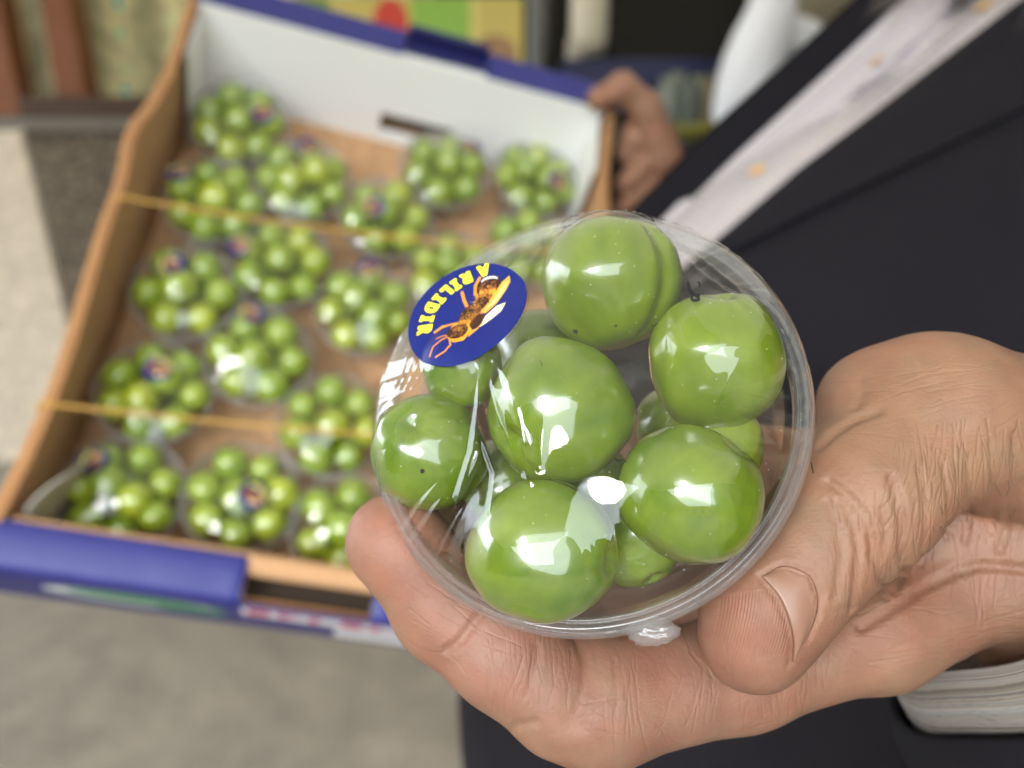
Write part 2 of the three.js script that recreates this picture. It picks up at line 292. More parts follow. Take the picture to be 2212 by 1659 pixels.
// ================================================================ fruit, film and tubs
// a film stretched over fruit: the lowest surface that spans the rim and clears every fruit
function makeFilm(fruit, R, z0, gap = 0.0004, N = 110) {
  const S = 1.04 * R, h = new Float32Array(N * N).fill(z0), ob = new Float32Array(N * N).fill(-1), on = new Uint8Array(N * N), st = 2 * S / (N - 1);
  for (let i = 0; i < N; i++) for (let j = 0; j < N; j++) {
    const x = -S + i * st, y = -S + j * st, n = i * N + j, r = Math.hypot(x, y);
    if (r < R) { on[n] = 1; for (const p of fruit) { const dd = (p.r + gap) ** 2 - (x - p.x) ** 2 - (y - p.y) ** 2; if (dd > 0) ob[n] = Math.max(ob[n], (p.z + Math.sqrt(dd)) * 1); } ob[n] = Math.min(ob[n], z0 + 0.9 * (R - r) + 0.0 + Math.max(0, (R - r)) * 1.2); h[n] = Math.max(z0, ob[n]); }
  }
  for (let s = 0; s < N * 4; s++) for (let i = 1; i < N - 1; i++) for (let j = 1; j < N - 1; j++) { const n = i * N + j; if (!on[n]) continue; const v = 0.25 * (h[n - 1] + h[n + 1] + h[n - N] + h[n + N]); h[n] = Math.max(ob[n], h[n] + 1.85 * (v - h[n])); }
  for (let s = 0; s < Math.round(N / 22); s++) { const o = h.slice(); for (let i = 1; i < N - 1; i++) for (let j = 1; j < N - 1; j++) { const n = i * N + j; if (on[n]) h[n] = 0.5 * o[n] + 0.125 * (o[n - 1] + o[n + 1] + o[n - N] + o[n + N]); } }
  for (let n = 0; n < N * N; n++) if (on[n]) h[n] += 0.00012 * clamp((ob[n] + 0.0004 - h[n]) / 0.0004, 0, 1);
  const f = (x, y) => { const u = clamp((x + S) / st, 0, N - 1.001), v = clamp((y + S) / st, 0, N - 1.001), i = u | 0, j = v | 0, a = u - i, b = v - j, n = i * N + j; return lerp(lerp(h[n], h[n + 1], b), lerp(h[n + N], h[n + N + 1], b), a); };
  f.slack = (x, y) => { let o = -1; for (const p of fruit) { const dd = (p.r + gap) ** 2 - (x - p.x) ** 2 - (y - p.y) ** 2; if (dd > 0) o = Math.max(o, p.z + Math.sqrt(dd)); } return f(x, y) - o; };
  return f;
}
function filmGeo(h, R, nr, na, wr = () => 0, drop) {
  const pos = [], idx = [], uv = [];
  const ring = (r, z, a) => { pos.push(Math.cos(a) * r, Math.sin(a) * r, z); uv.push(Math.cos(a) * r, Math.sin(a) * r); };
  const rows = nr + (drop ? 3 : 0);
  for (let i = 0; i <= rows; i++) for (let k = 0; k < na; k++) {
    const a = k / na * 2 * Math.PI;
    if (i <= nr) { const r = R * Math.max(0.004, i / nr), x = Math.cos(a) * r, y = Math.sin(a) * r; ring(r, h(x, y) + wr(x, y, r, a), a); }
    else { const q = i - nr; ring(R + 0.0006 + q * 0.00005 - q * drop * 0.12 + 0.00035 * noise(Math.cos(a) * 14, Math.sin(a) * 14, q), h(Math.cos(a) * R, Math.sin(a) * R) - 0.0008 - q * drop / 3, a); }
  }
  for (let i = 0; i < rows; i++) for (let k = 0; k < na; k++) { const a = i * na + k, b = i * na + (k + 1) % na, c = a + na, d = b + na; idx.push(a, c, d, a, d, b); }
  const c0 = pos.length / 3; pos.push(0, 0, h(0, 0) + wr(0, 0, 0, 0)); uv.push(0, 0); for (let k = 0; k < na; k++) idx.push(c0, k, (k + 1) % na);
  return geom(pos, idx, uv);
}
function bowlGeo(prof, seg) { const g = new THREE.LatheGeometry(prof.map((p) => new THREE.Vector2(...p)), seg); g.rotateX(Math.PI / 2); return g; }
const BOWL = [[0.0005, -0.044], [0.026, -0.044], [0.0275, -0.0452], [0.0300, -0.0440], [0.0318, -0.0405], [0.0335, -0.034], [0.0410, -0.006], [0.0420, -0.0045], [0.0428, -0.0042], [0.0432, -0.001]];
const LIP = [[0.0424, -0.0030], [0.0427, -0.0008], [0.0432, 0.0002], [0.0436, 0.0003], [0.0438, -0.0002], [0.0441, -0.0002], [0.0444, 0.0005], [0.0450, 0.0007], [0.0455, 0.0004], [0.0457, -0.0001], [0.0460, -0.0001], [0.0464, -0.0006], [0.0467, -0.0020], [0.0464, -0.0034], [0.0457, -0.0042], [0.0452, -0.0040]];
function plumGeo(ws, hs, s, o = {}) {
  const g = new THREE.SphereGeometry(1, ws, hs), p = g.attributes.position, col = [], q = V(0, 0, 0);
  for (let i = 0; i < p.count; i++) {
    q.fromBufferAttribute(p, i); const x = q.x, y = q.y, z = q.z;
    let k = 1 + 0.085 * noise(x * 1.1 + s, y * 1.1, z * 1.1 - s) + 0.018 * noise(x * 2.6, y * 2.6 + s, z * 2.6);
    const lon = Math.atan2(x, z), rim = Math.sqrt(x * x + z * z);
    k -= (o.groove ?? 0.035) * Math.exp(-lon * lon / 0.03) * rim;                      // the suture
    k -= 0.13 * Math.exp(-(rim * rim) / 0.035) * (y > 0 ? 1 : 0.25);                    // the stem dimple
    if (o.lump) k += o.lump(x, y, z);
    p.setXYZ(i, x * k * (o.sx ?? 1), y * k * (o.sy ?? 0.98), z * k * (o.sz ?? 1));
    const m = 0.5 + 1.1 * fbm(x * 1.1 + s * 2, y * 1.1, z * 1.1, 3), st = 0.5 + 0.6 * noise(lon * 4 + s, y * 1.1, s) + 0.25 * noise(lon * 13 + s, y * 2, s), mm = clamp(m * 0.6 + st * 0.4, 0, 1), yl = o.yellow ?? 0;
    const sp = 1 + 0.10 * noise(x * 9, y * 9 + s, z * 9) + 0.07 * noise(x * 30, y * 30 + s, z * 30), bl = 0.05 * sstep(0.1, 0.5, fbm(x * 1.7 - s, y * 1.7, z * 1.7 + 4, 3));   // pale bloom in patches
    col.push(lerp(0.075, 0.25, mm) * sp + yl * 0.075 + bl, lerp(0.17, 0.36, mm) * sp + yl * 0.055 + bl, lerp(0.007, 0.026, mm) * sp + bl * 0.6);
  }
  g.setAttribute('color', new THREE.Float32BufferAttribute(col, 3)); g.deleteAttribute('uv');
  const w = mergeVertices(g, 1e-5); w.computeVertexNormals(); return w;
}
const plumM = phys({ vertexColors: true, roughness: 0.32, clearcoat: 1, clearcoatRoughness: 0.05, ior: 1.45 });
const plumHeldM = phys({ vertexColors: true, color: rgb(0.60, 0.60, 0.40), roughness: 0.32, clearcoat: 1, clearcoatRoughness: 0.05, ior: 1.45 });
const filmM = phys({ color: 0xffffff, transmission: 1, thickness: 0, roughness: 0.0, ior: 1.52 });
const bowlM = phys({ color: rgb(0.93, 0.94, 0.95), transmission: 1, thickness: 0, roughness: 0.05, ior: 1.5 });
const bowlFarM = phys({ color: rgb(0.85, 0.86, 0.87), transmission: 0.9, thickness: 0, roughness: 0.2, ior: 1.55 });
const lipM = phys({ color: rgb(0.86, 0.87, 0.88), transmission: 0.93, thickness: 0, roughness: 0.16, ior: 1.5 });
// the round label: blue paper printed with a bee and yellow capitals
const labelT = canvasTex(1024, 1024, (c) => {
  c.scale(2, 2); c.fillStyle = '#0d1c66'; c.fillRect(0, 0, 512, 512);
  const X = (x) => 256 + (x - 925) / 512 * 252, Y = (y) => 256 + (y - 935) / 452 * 252;
  c.textAlign = 'center'; c.textBaseline = 'middle'; c.font = 'bold 84px sans-serif'; c.lineJoin = 'round';
  for (const [ch, x, y, a] of [['A', 1052, 556, 170], ['R', 908, 590, 162], ['I', 812, 626, 150], ['L', 738, 664, 141], ['I', 668, 722, 131], ['D', 606, 788, 120], ['I', 570, 878, 106], ['R', 556, 968, 95]]) {
    c.save(); c.translate(X(x), Y(y)); c.rotate(a * Math.PI / 180); c.scale(0.86, 0.92); c.strokeStyle = '#0c1640'; c.lineWidth = 20; c.strokeText(ch, 0, 0); c.strokeStyle = c.fillStyle = '#f6ea3c'; c.lineWidth = 9; c.strokeText(ch, 0, 0); c.fillText(ch, 0, 0); c.restore();
  }
  const poly = (pts, fill) => { c.beginPath(); pts.forEach(([x, y], i) => (i ? c.lineTo(X(x), Y(y)) : c.moveTo(X(x), Y(y)))); c.closePath(); c.fillStyle = fill; c.fill(); };
  const line = (pts, w, col) => { c.beginPath(); pts.forEach(([x, y], i) => (i ? c.lineTo(X(x), Y(y)) : c.moveTo(X(x), Y(y)))); c.strokeStyle = col; c.lineWidth = w; c.lineCap = 'round'; c.stroke(); };
  const ell = (x, y, a, b, r, col) => { c.beginPath(); c.ellipse(X(x), Y(y), a / 1.75, b / 1.6, r, 0, 7); c.fillStyle = col; c.fill(); };
  // legs and feelers
  line([[1020, 620], [985, 680], [985, 760], [1010, 800]], 13, '#d8862a'); line([[870, 715], [890, 790], [915, 850], [950, 880]], 13, '#d8862a');
  line([[650, 1018], [710, 985], [800, 985], [880, 1000]], 12, '#d9892f'); line([[640, 1250], [670, 1180], [740, 1145], [790, 1130]], 8, '#c9782c'); line([[700, 1278], [780, 1255], [825, 1210], [815, 1160]], 8, '#c9782c'); line([[690, 1110], [740, 1105], [790, 1110]], 9, '#b56c2a');
  // abdomen, thorax, head
  ell(1100, 715, 92, 80, -0.5, '#2a1510'); ell(1105, 668, 62, 36, 0.1, '#cdd3d8'); ell(1108, 690, 70, 36, 0.1, '#3a1c12'); poly([[1030, 730], [1165, 745], [1150, 800], [1020, 790]], '#e39a2a'); poly([[1040, 725], [1170, 735], [1168, 752], [1036, 745]], '#6d2a1c');
  ell(1060, 850, 78, 62, -0.9, '#8a531e'); ell(1045, 855, 55, 48, -0.9, '#2b160f'); ell(950, 930, 92, 66, -0.8, '#5a3217'); ell(930, 915, 40, 46, -0.8, '#2e1910'); ell(985, 965, 42, 30, -0.6, '#8d5521');
  poly([[800, 1010], [870, 970], [980, 1000], [985, 1110], [930, 1190], [850, 1195], [780, 1130]], '#dd9327'); ell(865, 1085, 74, 68, 0.3, '#36190f'); ell(850, 1060, 26, 22, 0.3, '#7a4422'); ell(1025, 1030, 52, 62, 0.4, '#3a1d10'); poly([[975, 1110], [1030, 1100], [1065, 1060], [1040, 1110], [960, 1170]], '#e0922c');
  // wings
  poly([[1030, 950], [1085, 880], [1150, 790], [1215, 705], [1275, 665], [1282, 720], [1245, 800], [1180, 900], [1090, 970]], '#e8a23a'); poly([[1060, 940], [1130, 860], [1215, 745], [1262, 690], [1240, 780], [1170, 885]], '#f3cf7c');
  poly([[1060, 1080], [1090, 1000], [1180, 930], [1260, 925], [1225, 1000], [1140, 1055], [1050, 1100]], '#f7e9b4'); poly([[1080, 1050], [1130, 980], [1200, 945], [1160, 1010]], '#fff7dc');
  line([[1040, 960], [1150, 840], [1265, 690]], 3, '#a9641f'); line([[1060, 1080], [1130, 1010], [1250, 930]], 3, '#c9933c'); line([[1050, 975], [1170, 880]], 2, '#b9772a');
  reseed(5); for (let i = 0; i < 900; i++) { const t = rnd(), x = lerp(1120, 830, t) + rr(-70, 70), y = lerp(690, 1120, t) + rr(-70, 70); c.globalAlpha = 0.35; ell(x, y, rr(3, 8), rr(3, 8), 0, rnd() < 0.5 ? '#e9a23b' : '#2a140c'); } c.globalAlpha = 1;
  for (let i = 0; i < 260; i++) { c.globalAlpha = 0.25; c.fillStyle = '#8fa2e0'; c.fillRect(rr(0, 512), rr(0, 512), 1.2, 1.2); } c.globalAlpha = 1;
});
const labelM = phys({ map: labelT, roughness: 0.5, specularIntensity: 0.5, side: THREE.DoubleSide });
function labelGeo(h, sx, sy, a, turn, n = 10, m = 40) {
  const e = 0.0012, c = V(sx, sy, h(sx, sy)), nx = V(-(h(sx + e, sy) - h(sx - e, sy)) / (2 * e), -(h(sx, sy + e) - h(sx, sy - e)) / (2 * e), 1).normalize();
  const u = V(Math.cos(turn), Math.sin(turn), 0).addScaledVector(nx, -(Math.cos(turn) * nx.x + Math.sin(turn) * nx.y)).normalize(), v = V(0, 0, 0).crossVectors(nx, u), pos = [], uv = [], idx = [];
  for (let s = 0; s < 2; s++) { // face and back, 0.15 mm apart
    for (let i = 0; i <= n; i++) for (let k = 0; k < m; k++) {
      const r = i / n, t = k / m * 2 * Math.PI, ca = Math.cos(t) * r, sa = Math.sin(t) * r, p = c.clone().addScaledVector(u, ca * a).addScaledVector(v, sa * a);
      const hz = (h(p.x, p.y) * 2 + h(p.x + e, p.y) + h(p.x - e, p.y) + h(p.x, p.y + e) + h(p.x, p.y - e)) / 6, z = Math.max(hz, c.z + (p.z - c.z) * 0.18) + (s ? 0.00012 : 0.00028); pos.push(p.x, p.y, z); uv.push(0.5 + ca * 0.495, 0.5 + sa * 0.495);
    }
  }
  const O = (n + 1) * m; for (let i = 0; i < n; i++) for (let k = 0; k < m; k++) { const p = i * m + k, q = i * m + (k + 1) % m, r = p + m, t = q + m; idx.push(p, r, t, p, t, q, O + p, O + t, O + r, O + p, O + q, O + t); }
  for (let k = 0; k < m; k++) { const p = n * m + k, q = n * m + (k + 1) % m; idx.push(p, O + p, O + q, p, O + q, q); }
  return geom(pos, idx, uv);
}

// ================================================================ the crate, tilted towards the camera
const SC = 1.0, CW = 0.40, CL = 0.495, CH = 0.106;
const cx_ = dirW(0.9639, -0.1923, -0.1840), cy_ = dirW(0.0987, 0.9004, -0.4238), cz_ = V(0, 0, 0).crossVectors(cx_, cy_).normalize();
const crateQ = new THREE.Quaternion().setFromRotationMatrix(new THREE.Matrix4().makeBasis(cx_, cy_, cz_));
const crateO = dirW(-0.3366, -0.0916, -0.5398).add(camera.position).addScaledVector(cz_, -CH); // near left corner of its floor
const inCrate = (x, y, z) => V(x, y, z).applyQuaternion(crateQ).add(crateO);
const onFloor = (px, py, z) => { const d = rayDir(px, py), s = (crateO.clone().sub(camera.position).dot(cz_) + z) / d.dot(cz_); return camera.position.clone().addScaledVector(d, s).sub(crateO).applyQuaternion(crateQ.clone().invert()); };
{
  const kraft = noiseTex(256, (u, v) => { const k = 1 + tileN(u, v, 2, 4) * 0.22 + tileN(u, v, 40, 2, 3) * 0.14 + 0.03 * Math.sin(v * 2 * Math.PI * 40); return [186 * k, 145 * k, 106 * k]; }, true, [3, 3]);
  const flute = canvasTex(512, 16, (c, w, h) => { c.fillStyle = '#b98a5e'; c.fillRect(0, 0, w, h); c.fillStyle = '#6d4a2c'; for (let i = 0; i < w; i += 8) { c.beginPath(); c.arc(i + 4, (i / 8) % 2 ? 5 : 11, 3.4, 0, 7); c.fill(); } }, true, [6, 1]);
  const K = std({ map: kraft, roughness: 0.9 }), E = std({ map: flute, roughness: 0.95, color: rgb(1, 0.97, 0.93) });
  const white = std({ color: rgb(0.90, 0.90, 0.885), roughness: 0.55 }), cream = std({ color: rgb(0.55, 0.53, 0.45), roughness: 0.7 });
  const blue = std({ color: rgb(0.018, 0.021, 0.17), roughness: 0.5 }), blueD = std({ color: rgb(0.010, 0.012, 0.095), roughness: 0.55 });
  const g = thing('fruit_crate', crateO, crateQ, 'blue edged cardboard fruit crate tilted up and filled with film covered tubs', 'crate');
  const T = 0.006;
  part('base_panel', box(CW, CL, T, CW / 2, CL / 2, -T / 2), K, g);
  // long side panels with uneven top edges
  const bow = (t) => 0.004 * Math.sin(t * Math.PI) * (1 - t) - 0.006 * Math.exp(-(((t - 0.66) / 0.08) ** 2)) + 0.004 * Math.sin(t * 9);
  const top = (t) => CH * (1 - 0.05 * Math.sin(t * Math.PI) + 0.05 * Math.exp(-(((t - 0.66) / 0.05) ** 2)) - 0.05 * Math.exp(-(((t - 0.59) / 0.06) ** 2)));
  const side = (X, s) => { const n = 60, m = 8; return slabSheet(n, m, (i, j) => { const t = i / (n - 1), q = j / (m - 1); return V(X + bow(t) * q * q * s, t * CL, q * top(t)); }, () => V(s, 0, 0), T); };
  part('side_panel', side(0, 1), K, g);
  part('side_panel', side(CW, -1), K, g);
  const edge = (X, s) => { const n = 60; return slabSheet(n, 2, (i, j) => { const t = i / (n - 1); return V(X + bow(t) * s - s * (j ? T + 0.0012 : -0.0012), t * CL, top(t) + 0.0024 + 0.0012 * noise(t * 60, j, 3)); }, () => V(0, 0, 1), 0.003); };
  part('panel_edge', edge(0, 1), E, g); part('panel_edge', edge(CW, -1), E, g);
  // far end: white lined, with a hand hole at its foot
  const lean = 0.016, fw = (x0, x1, z0, z1) => { const q = box(x1 - x0, T, z1 - z0, (x0 + x1) / 2, CL - T / 2 - 0.001, (z0 + z1) / 2), p = q.attributes.position; for (let i = 0; i < p.count; i++) p.setY(i, p.getY(i) - lean * (1 - p.getZ(i) / CH)); q.computeVertexNormals(); return q; };
  const hx0 = 0.180, hx1 = 0.255, hz = 0.036, hb = 0.010;
  part('end_panel', mergeGeometries([fw(0.004, hx0, 0, CH), fw(hx1, CW - 0.004, 0, CH), fw(hx0, hx1, hz, CH), fw(hx0, hx1, 0, hb)]), white, g);
  const returns = slabSheet(2, 10, (i, j) => { const t = j / 9; return V(0.009 + 0.0 * t, CL - 0.008 - i * 0.085 * (1 - 0.35 * t), 0.004 + t * (CH - 0.008)); }, () => V(1, 0, 0), 0.003); part('corner_flap', returns, white, g);
  const rt = slabSheet(2, 10, (i, j) => { const t = j / 9; return V(CW - 0.011, CL - 0.008 - i * 0.10 * (1 - 0.3 * t), 0.004 + t * (CH - 0.008)); }, () => V(-1, 0, 0), 0.003); part('corner_flap', rt, white, g);
  const ledge = (x0, x1, y, w, dz, m, name) => { const q = box(x1 - x0, w, 0.006, (x0 + x1) / 2, y, CH + dz, 0.002); part(name, q, m, g); };
  ledge(0.0, 0.192, CL + 0.008, 0.028, 0.002, blue, 'end_ledge'); ledge(0.272, CW, CL + 0.008, 0.028, 0.002, blue, 'end_ledge');
  part('end_tab', box(0.0795, 0.006, 0.022, 0.232, CL + 0.0195, CH + 0.004, 0.002), blueD, g); part('end_tab', box(0.0795, 0.022, 0.006, 0.232, CL + 0.005, CH - 0.003, 0.002), blueD, g);
  part('outer_panel', box(CW, 0.005, CH - 0.004, CW / 2, CL + 0.0215, CH / 2 - 0.004), blueD, g);
  // near end: blue rounded ledge with a torn hand hole, printed front below
  const nx0 = 0.160, nx1 = 0.250;
  part('end_panel', box(CW - 0.01, T, CH - 0.004, CW / 2, T / 2 + 0.001, CH / 2 - 0.002), K, g);
  const roll = (x0, x1) => { const prof = [[0.004, -0.002], [0.003, 0.001], [0.0, 0.0025], [-0.010, 0.0028], [-0.024, 0.0005], [-0.0275, -0.0015], [-0.029, -0.005]], n = 24; return slabSheet(n, prof.length, (i, j) => V(lerp(x0, x1, i / (n - 1)), prof[j][0], CH + prof[j][1] + 0.0009 * noise(lerp(x0, x1, i / (n - 1)) * 40, 1, 2) + (prof[j][0] < -0.02 ? 0.001 * noise(i * 0.7, 4, 4) : 0)), (i, j) => V(0, -0.15 * j / 3, 1).normalize(), 0.003); };
  part('end_ledge', roll(-0.022, nx0), blue, g); part('end_ledge', roll(nx1, CW + 0.005), blue, g);
  part('hand_hole_fold', (() => { const n = 40; return slabSheet(n, 4, (i, j) => V(lerp(nx0, nx1, i / (n - 1)), 0.004 - j * 0.0042, CH + 0.002 - j * j * 0.0007 + 0.0016 * noise(i * 0.9, j, 7)), () => V(0, 0, 1), 0.003); })(), K, g);
  part('torn_edge', (() => { const n = 60; return slabSheet(n, 3, (i, j) => V(lerp(nx0, nx1, i / (n - 1)), -0.0225 - j * 0.0035, CH - 0.012 + 0.002 * noise(i * 1.3, j * 2, 1)), () => V(0, 0, 1), 0.003); })(), E, g);
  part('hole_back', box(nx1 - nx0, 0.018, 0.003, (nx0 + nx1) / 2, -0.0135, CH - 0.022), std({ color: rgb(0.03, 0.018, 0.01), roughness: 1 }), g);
  const print = canvasTex(1024, 256, (c, w, h) => {
    c.fillStyle = '#23246a'; c.fillRect(0, 0, w, h);
    c.fillStyle = '#c9cfc8'; c.beginPath(); c.ellipse(265, 95, 145, 52, 0, 0, 7); c.fill(); c.fillStyle = '#2f7a48'; c.beginPath(); c.ellipse(270, 85, 110, 38, 0, 0, 7); c.fill(); c.fillStyle = '#2f7a48'; c.fillRect(300, 80, 110, 60);
    c.fillStyle = '#d9d4d6'; c.fillRect(440, 18, 584, 66); c.fillStyle = '#c3343c'; for (let i = 0; i < 11; i++) { c.save(); c.translate(468 + i * 52, 50); c.fillRect(-18, -22, i % 3 ? 15 : 36, 44); if (i % 2) c.fillRect(-18, -22, 34, 14); c.restore(); }
    c.fillStyle = '#d6d6da'; c.fillRect(600, 110, 300, 110); c.fillStyle = '#c8ccd6'; c.fillRect(920, 104, 104, 20);
  });
  const fp = slabSheet(40, 8, (i, j) => { const q = 1 - j / 7; return V(lerp(-0.022, CW + 0.005, i / 39), -0.0295 - 0.0035 * Math.sin(q * Math.PI * 0.55), CH - 0.0055 - q * 0.075); }, () => V(0, -1, 0), 0.003);
  part('printed_front', fp, std({ map: print, roughness: 0.5 }), g);
  // cream corner support inside the near left corner
  part('corner_flap', slabSheet(8, 8, (i, j) => { const a = i / 7, b = j / 7; return V(0.012 + a * 0.006 + 0.012 * a * a, 0.012 + a * 0.085 * (0.35 + 0.65 * (1 - b)), 0.004 + b * (CH - 0.012)); }, () => V(1, 0, 0), 0.003), cream, g);
  // elastic bands across the rim
  const bandM = std({ color: rgb(0.52, 0.30, 0.06), roughness: 0.6 });
  const bandAt = (px, py) => { const d = rayDir(px, py), s = (crateO.clone().sub(camera.position).dot(cz_) + CH * 0.97) / d.dot(cz_); return camera.position.clone().addScaledVector(d, s).sub(crateO).applyQuaternion(crateQ.clone().invert()).y; };
  for (const [ya, yb, lab] of [[bandAt(290, 440), bandAt(1000, 520), 'amber elastic band stretched over the crate’s upper tubs'], [bandAt(112, 880), bandAt(800, 918), 'amber elastic band stretched over the crate’s lower tubs']]) {
    const slope = (yb - ya) / 0.25, pts = []; for (let i = 0; i <= 20; i++) { const t = i / 20; pts.push(inCrate(-0.002 + t * (CW + 0.004), ya + slope * t * CW * 0.9, CH * 0.97 + 0.004 - 0.010 * Math.sin(t * Math.PI))); }
    for (let i = 1; i <= 3; i++) { pts.unshift(inCrate(-0.0045, ya, CH * 0.97 - i * 0.03)); pts.push(inCrate(CW + 0.0045, ya + slope * CW * 0.9, CH * 0.97 - i * 0.03)); }
    single('elastic_band', tube(pts, 0.0014, 90, 8), bandM, lab, 'elastic band', 'elastic bands across the crate');
  }
}
// the tubs in the crate: three fillings, each tub with its own turn and label
{
  const R = 0.0455, fills = [];
  const layouts = [
    [[0.001, -0.001, 0.0148], ...[0, 1, 2, 3, 4, 5, 6].map((k) => { const a = k * 0.8976 + 0.2; return [Math.cos(a) * 0.0298, Math.sin(a) * 0.0298, 0.0133 + 0.0007 * (k % 3)]; })],
    [...[0, 1].map((k) => { const a = k * 3.14 + 0.5; return [Math.cos(a) * 0.0125, Math.sin(a) * 0.0125, 0.0145]; }), ...[0, 1, 2, 3, 4, 5, 6].map((k) => { const a = k * 0.8976 + 0.95; return [Math.cos(a) * 0.0305, Math.sin(a) * 0.0305, 0.0128 + 0.001 * (k % 2)]; })],
    [[-0.004, 0.002, 0.0158], ...[0, 1, 2, 3, 4, 5].map((k) => { const a = k * 1.047 + 0.9; return [Math.cos(a) * 0.0285, Math.sin(a) * 0.0285, 0.0140 + 0.001 * (k % 2)]; })],
  ];
  reseed(99);
  layouts.forEach((lay, v) => {
    const fr = lay.map(([x, y, r], i) => ({ x, y, r, z: (Math.hypot(x, y) < 0.02 ? 0.0045 : -0.0025) + rr(-0.0025, 0.0025) }));
    const under_ = [0, 1, 2, 3].map((k) => { const a = k * 1.57 + v; return { x: Math.cos(a) * 0.017, y: Math.sin(a) * 0.017, r: 0.013, z: -0.025 + rr(-0.003, 0.002), low: 1 }; });
    const h = makeFilm(fr, R, 0.001);
    const wr = (x, y, r, a) => 0.0005 * Math.abs(noise(x * 90, y * 90, v)) * sstep(0, 0.004, h.slack(x, y)) * (1 - sstep(0.043, 0.0455, r));
    fills.push({ fr: [...fr, ...under_], h, film: filmGeo(h, R, 26, 72, wr, 0.008) });
  });
  const bowlG = bowlGeo(BOWL, 48), lipG = bowlGeo(LIP, 48), pg = [0, 1, 2, 3, 4, 5, 6, 7, 8].map((k) => plumGeo(28, 20, k * 3.7 + 1, { sy: 0.94 + 0.017 * k, yellow: [0.7, 0.9, 1.5, 0.45, 1.1, 0.2, 1.9, 0.6, 0.35][k] }));
  const list = [ // seen at (px, py), filling, where its label shows (px), words
    [490, 262, 0, [565, 240], 'in the crate’s far left corner'], [1160, 390, 1, [1205, 392], 'in the crate’s far right corner'], [960, 362, 2, [1020, 310], 'against the white end panel'],
    [430, 412, 0, [366, 352], 'above the upper band’s left end'], [630, 385, 1, [668, 306], 'second along behind the upper band'], [825, 458, 2, [805, 447], 'third along behind the upper band'],
    [975, 575, 1, null, 'half hidden behind the blue label'], [1168, 520, 0, null, 'just above the near tub’s edge'],
    [345, 605, 2, [370, 573], 'below the upper band’s left end'], [575, 560, 0, [515, 520], 'under the middle of upper band'], [778, 655, 1, [800, 572], 'left of the big blue label'],
    [555, 762, 2, [540, 660], 'in the crate’s very middle'], [310, 850, 1, [342, 798], 'under the lower band’s left end'], [710, 905, 0, null, 'under the lower band’s middle'],
    [252, 1068, 1, [200, 994], 'beside the cream corner flap'], [527, 1072, 0, [545, 1070], 'at the near blue ledge'], [748, 1140, 2, null, 'by the torn hand hole'],
  ];
  const inv = crateQ.clone().invert(), spots = list.map(([px, py]) => { const p = onFloor(px, py, 0.05); return { x: p.x, y: p.y, ox: p.x, oy: p.y }; });
  for (let s = 0; s < 60; s++) { for (let i = 0; i < spots.length; i++) for (let j = i + 1; j < spots.length; j++) { const a = spots[i], b = spots[j], dx = b.x - a.x, dy = b.y - a.y, d = Math.hypot(dx, dy), w = 0.086 - d; if (w > 0) { a.x -= dx / d * w * 0.3; a.y -= dy / d * w * 0.3; b.x += dx / d * w * 0.3; b.y += dy / d * w * 0.3; } }
    for (const a of spots) { a.x = clamp(lerp(a.x, a.ox, 0.04), 0.054, CW - 0.052); a.y = clamp(lerp(a.y, a.oy, 0.04), 0.048, CL - 0.048); } }
  const root = new THREE.Group();
  list.forEach(([px, py, v, lab, words], i) => {
    const f = fills[v], q = crateQ.clone().multiply(new THREE.Quaternion().setFromAxisAngle(V(0, 0, 1), i * 2.4)), a = spots[i];
    const tilt = new THREE.Quaternion().setFromEuler(new THREE.Euler(rr(-0.06, 0.06), rr(-0.06, 0.06), 0)); q.multiply(tilt);
    const o = thing('plum_tub', inCrate(a.x, a.y, 0.046), q, 'clear film covered plum tub ' + words, 'tub', 'film covered tubs in the crate');
    part('bowl', bowlG, bowlFarM, o); part('lip', lipG, bowlFarM, o); part('film', f.film, filmM, o);
    if (lab) {
      const d = rayDir(...lab), z = 0.046 + 0.016, s = (crateO.clone().sub(camera.position).dot(cz_) + z) / d.dot(cz_), p = camera.position.clone().addScaledVector(d, s).sub(inCrate(a.x, a.y, 0.046)).applyQuaternion(q.clone().invert());
      const r = Math.hypot(p.x, p.y), k = r > 0.036 ? 0.036 / r : 1; part('label', labelGeo(f.h, p.x * k, p.y * k, 0.0115, i * 1.7, 5, 24), labelM, o);
    }
    const seen = {};
    f.fr.forEach((p, n) => {
      const w = V(p.x, p.y, p.z).applyQuaternion(q), c = w.clone().applyMatrix4(camRot.clone().invert()), r = Math.hypot(c.x, c.y), a = Math.round(Math.atan2(c.y, c.x) / (Math.PI / 4) + 8) % 8;
      let where = p.low ? 'buried low' : r < 0.011 ? 'in the middle' : 'at the ' + ['right', 'upper right', 'top', 'upper left', 'left', 'lower left', 'bottom', 'lower right'][a];
      if (!p.low && seen[where]) where = where.replace('at the', 'inner').replace(/^in the/, 'beside the'); seen[where] = 1;
      const m = single('green_plum', pg[(n * 4 + i * 5) % 9], plumM, 'small green plum ' + where + ' of tub ' + words, 'plum', 'plums in the tub ' + words);
      if (p.low) m.userData.label = 'green plum low down in the tub ' + words;
      m.position.copy(w).add(o.position); m.scale.setScalar(p.r * rr(0.9, 0.99)); m.quaternion.setFromEuler(new THREE.Euler(i + n * 2.1, n * 1.3, i * 0.7));
    });
  });
}

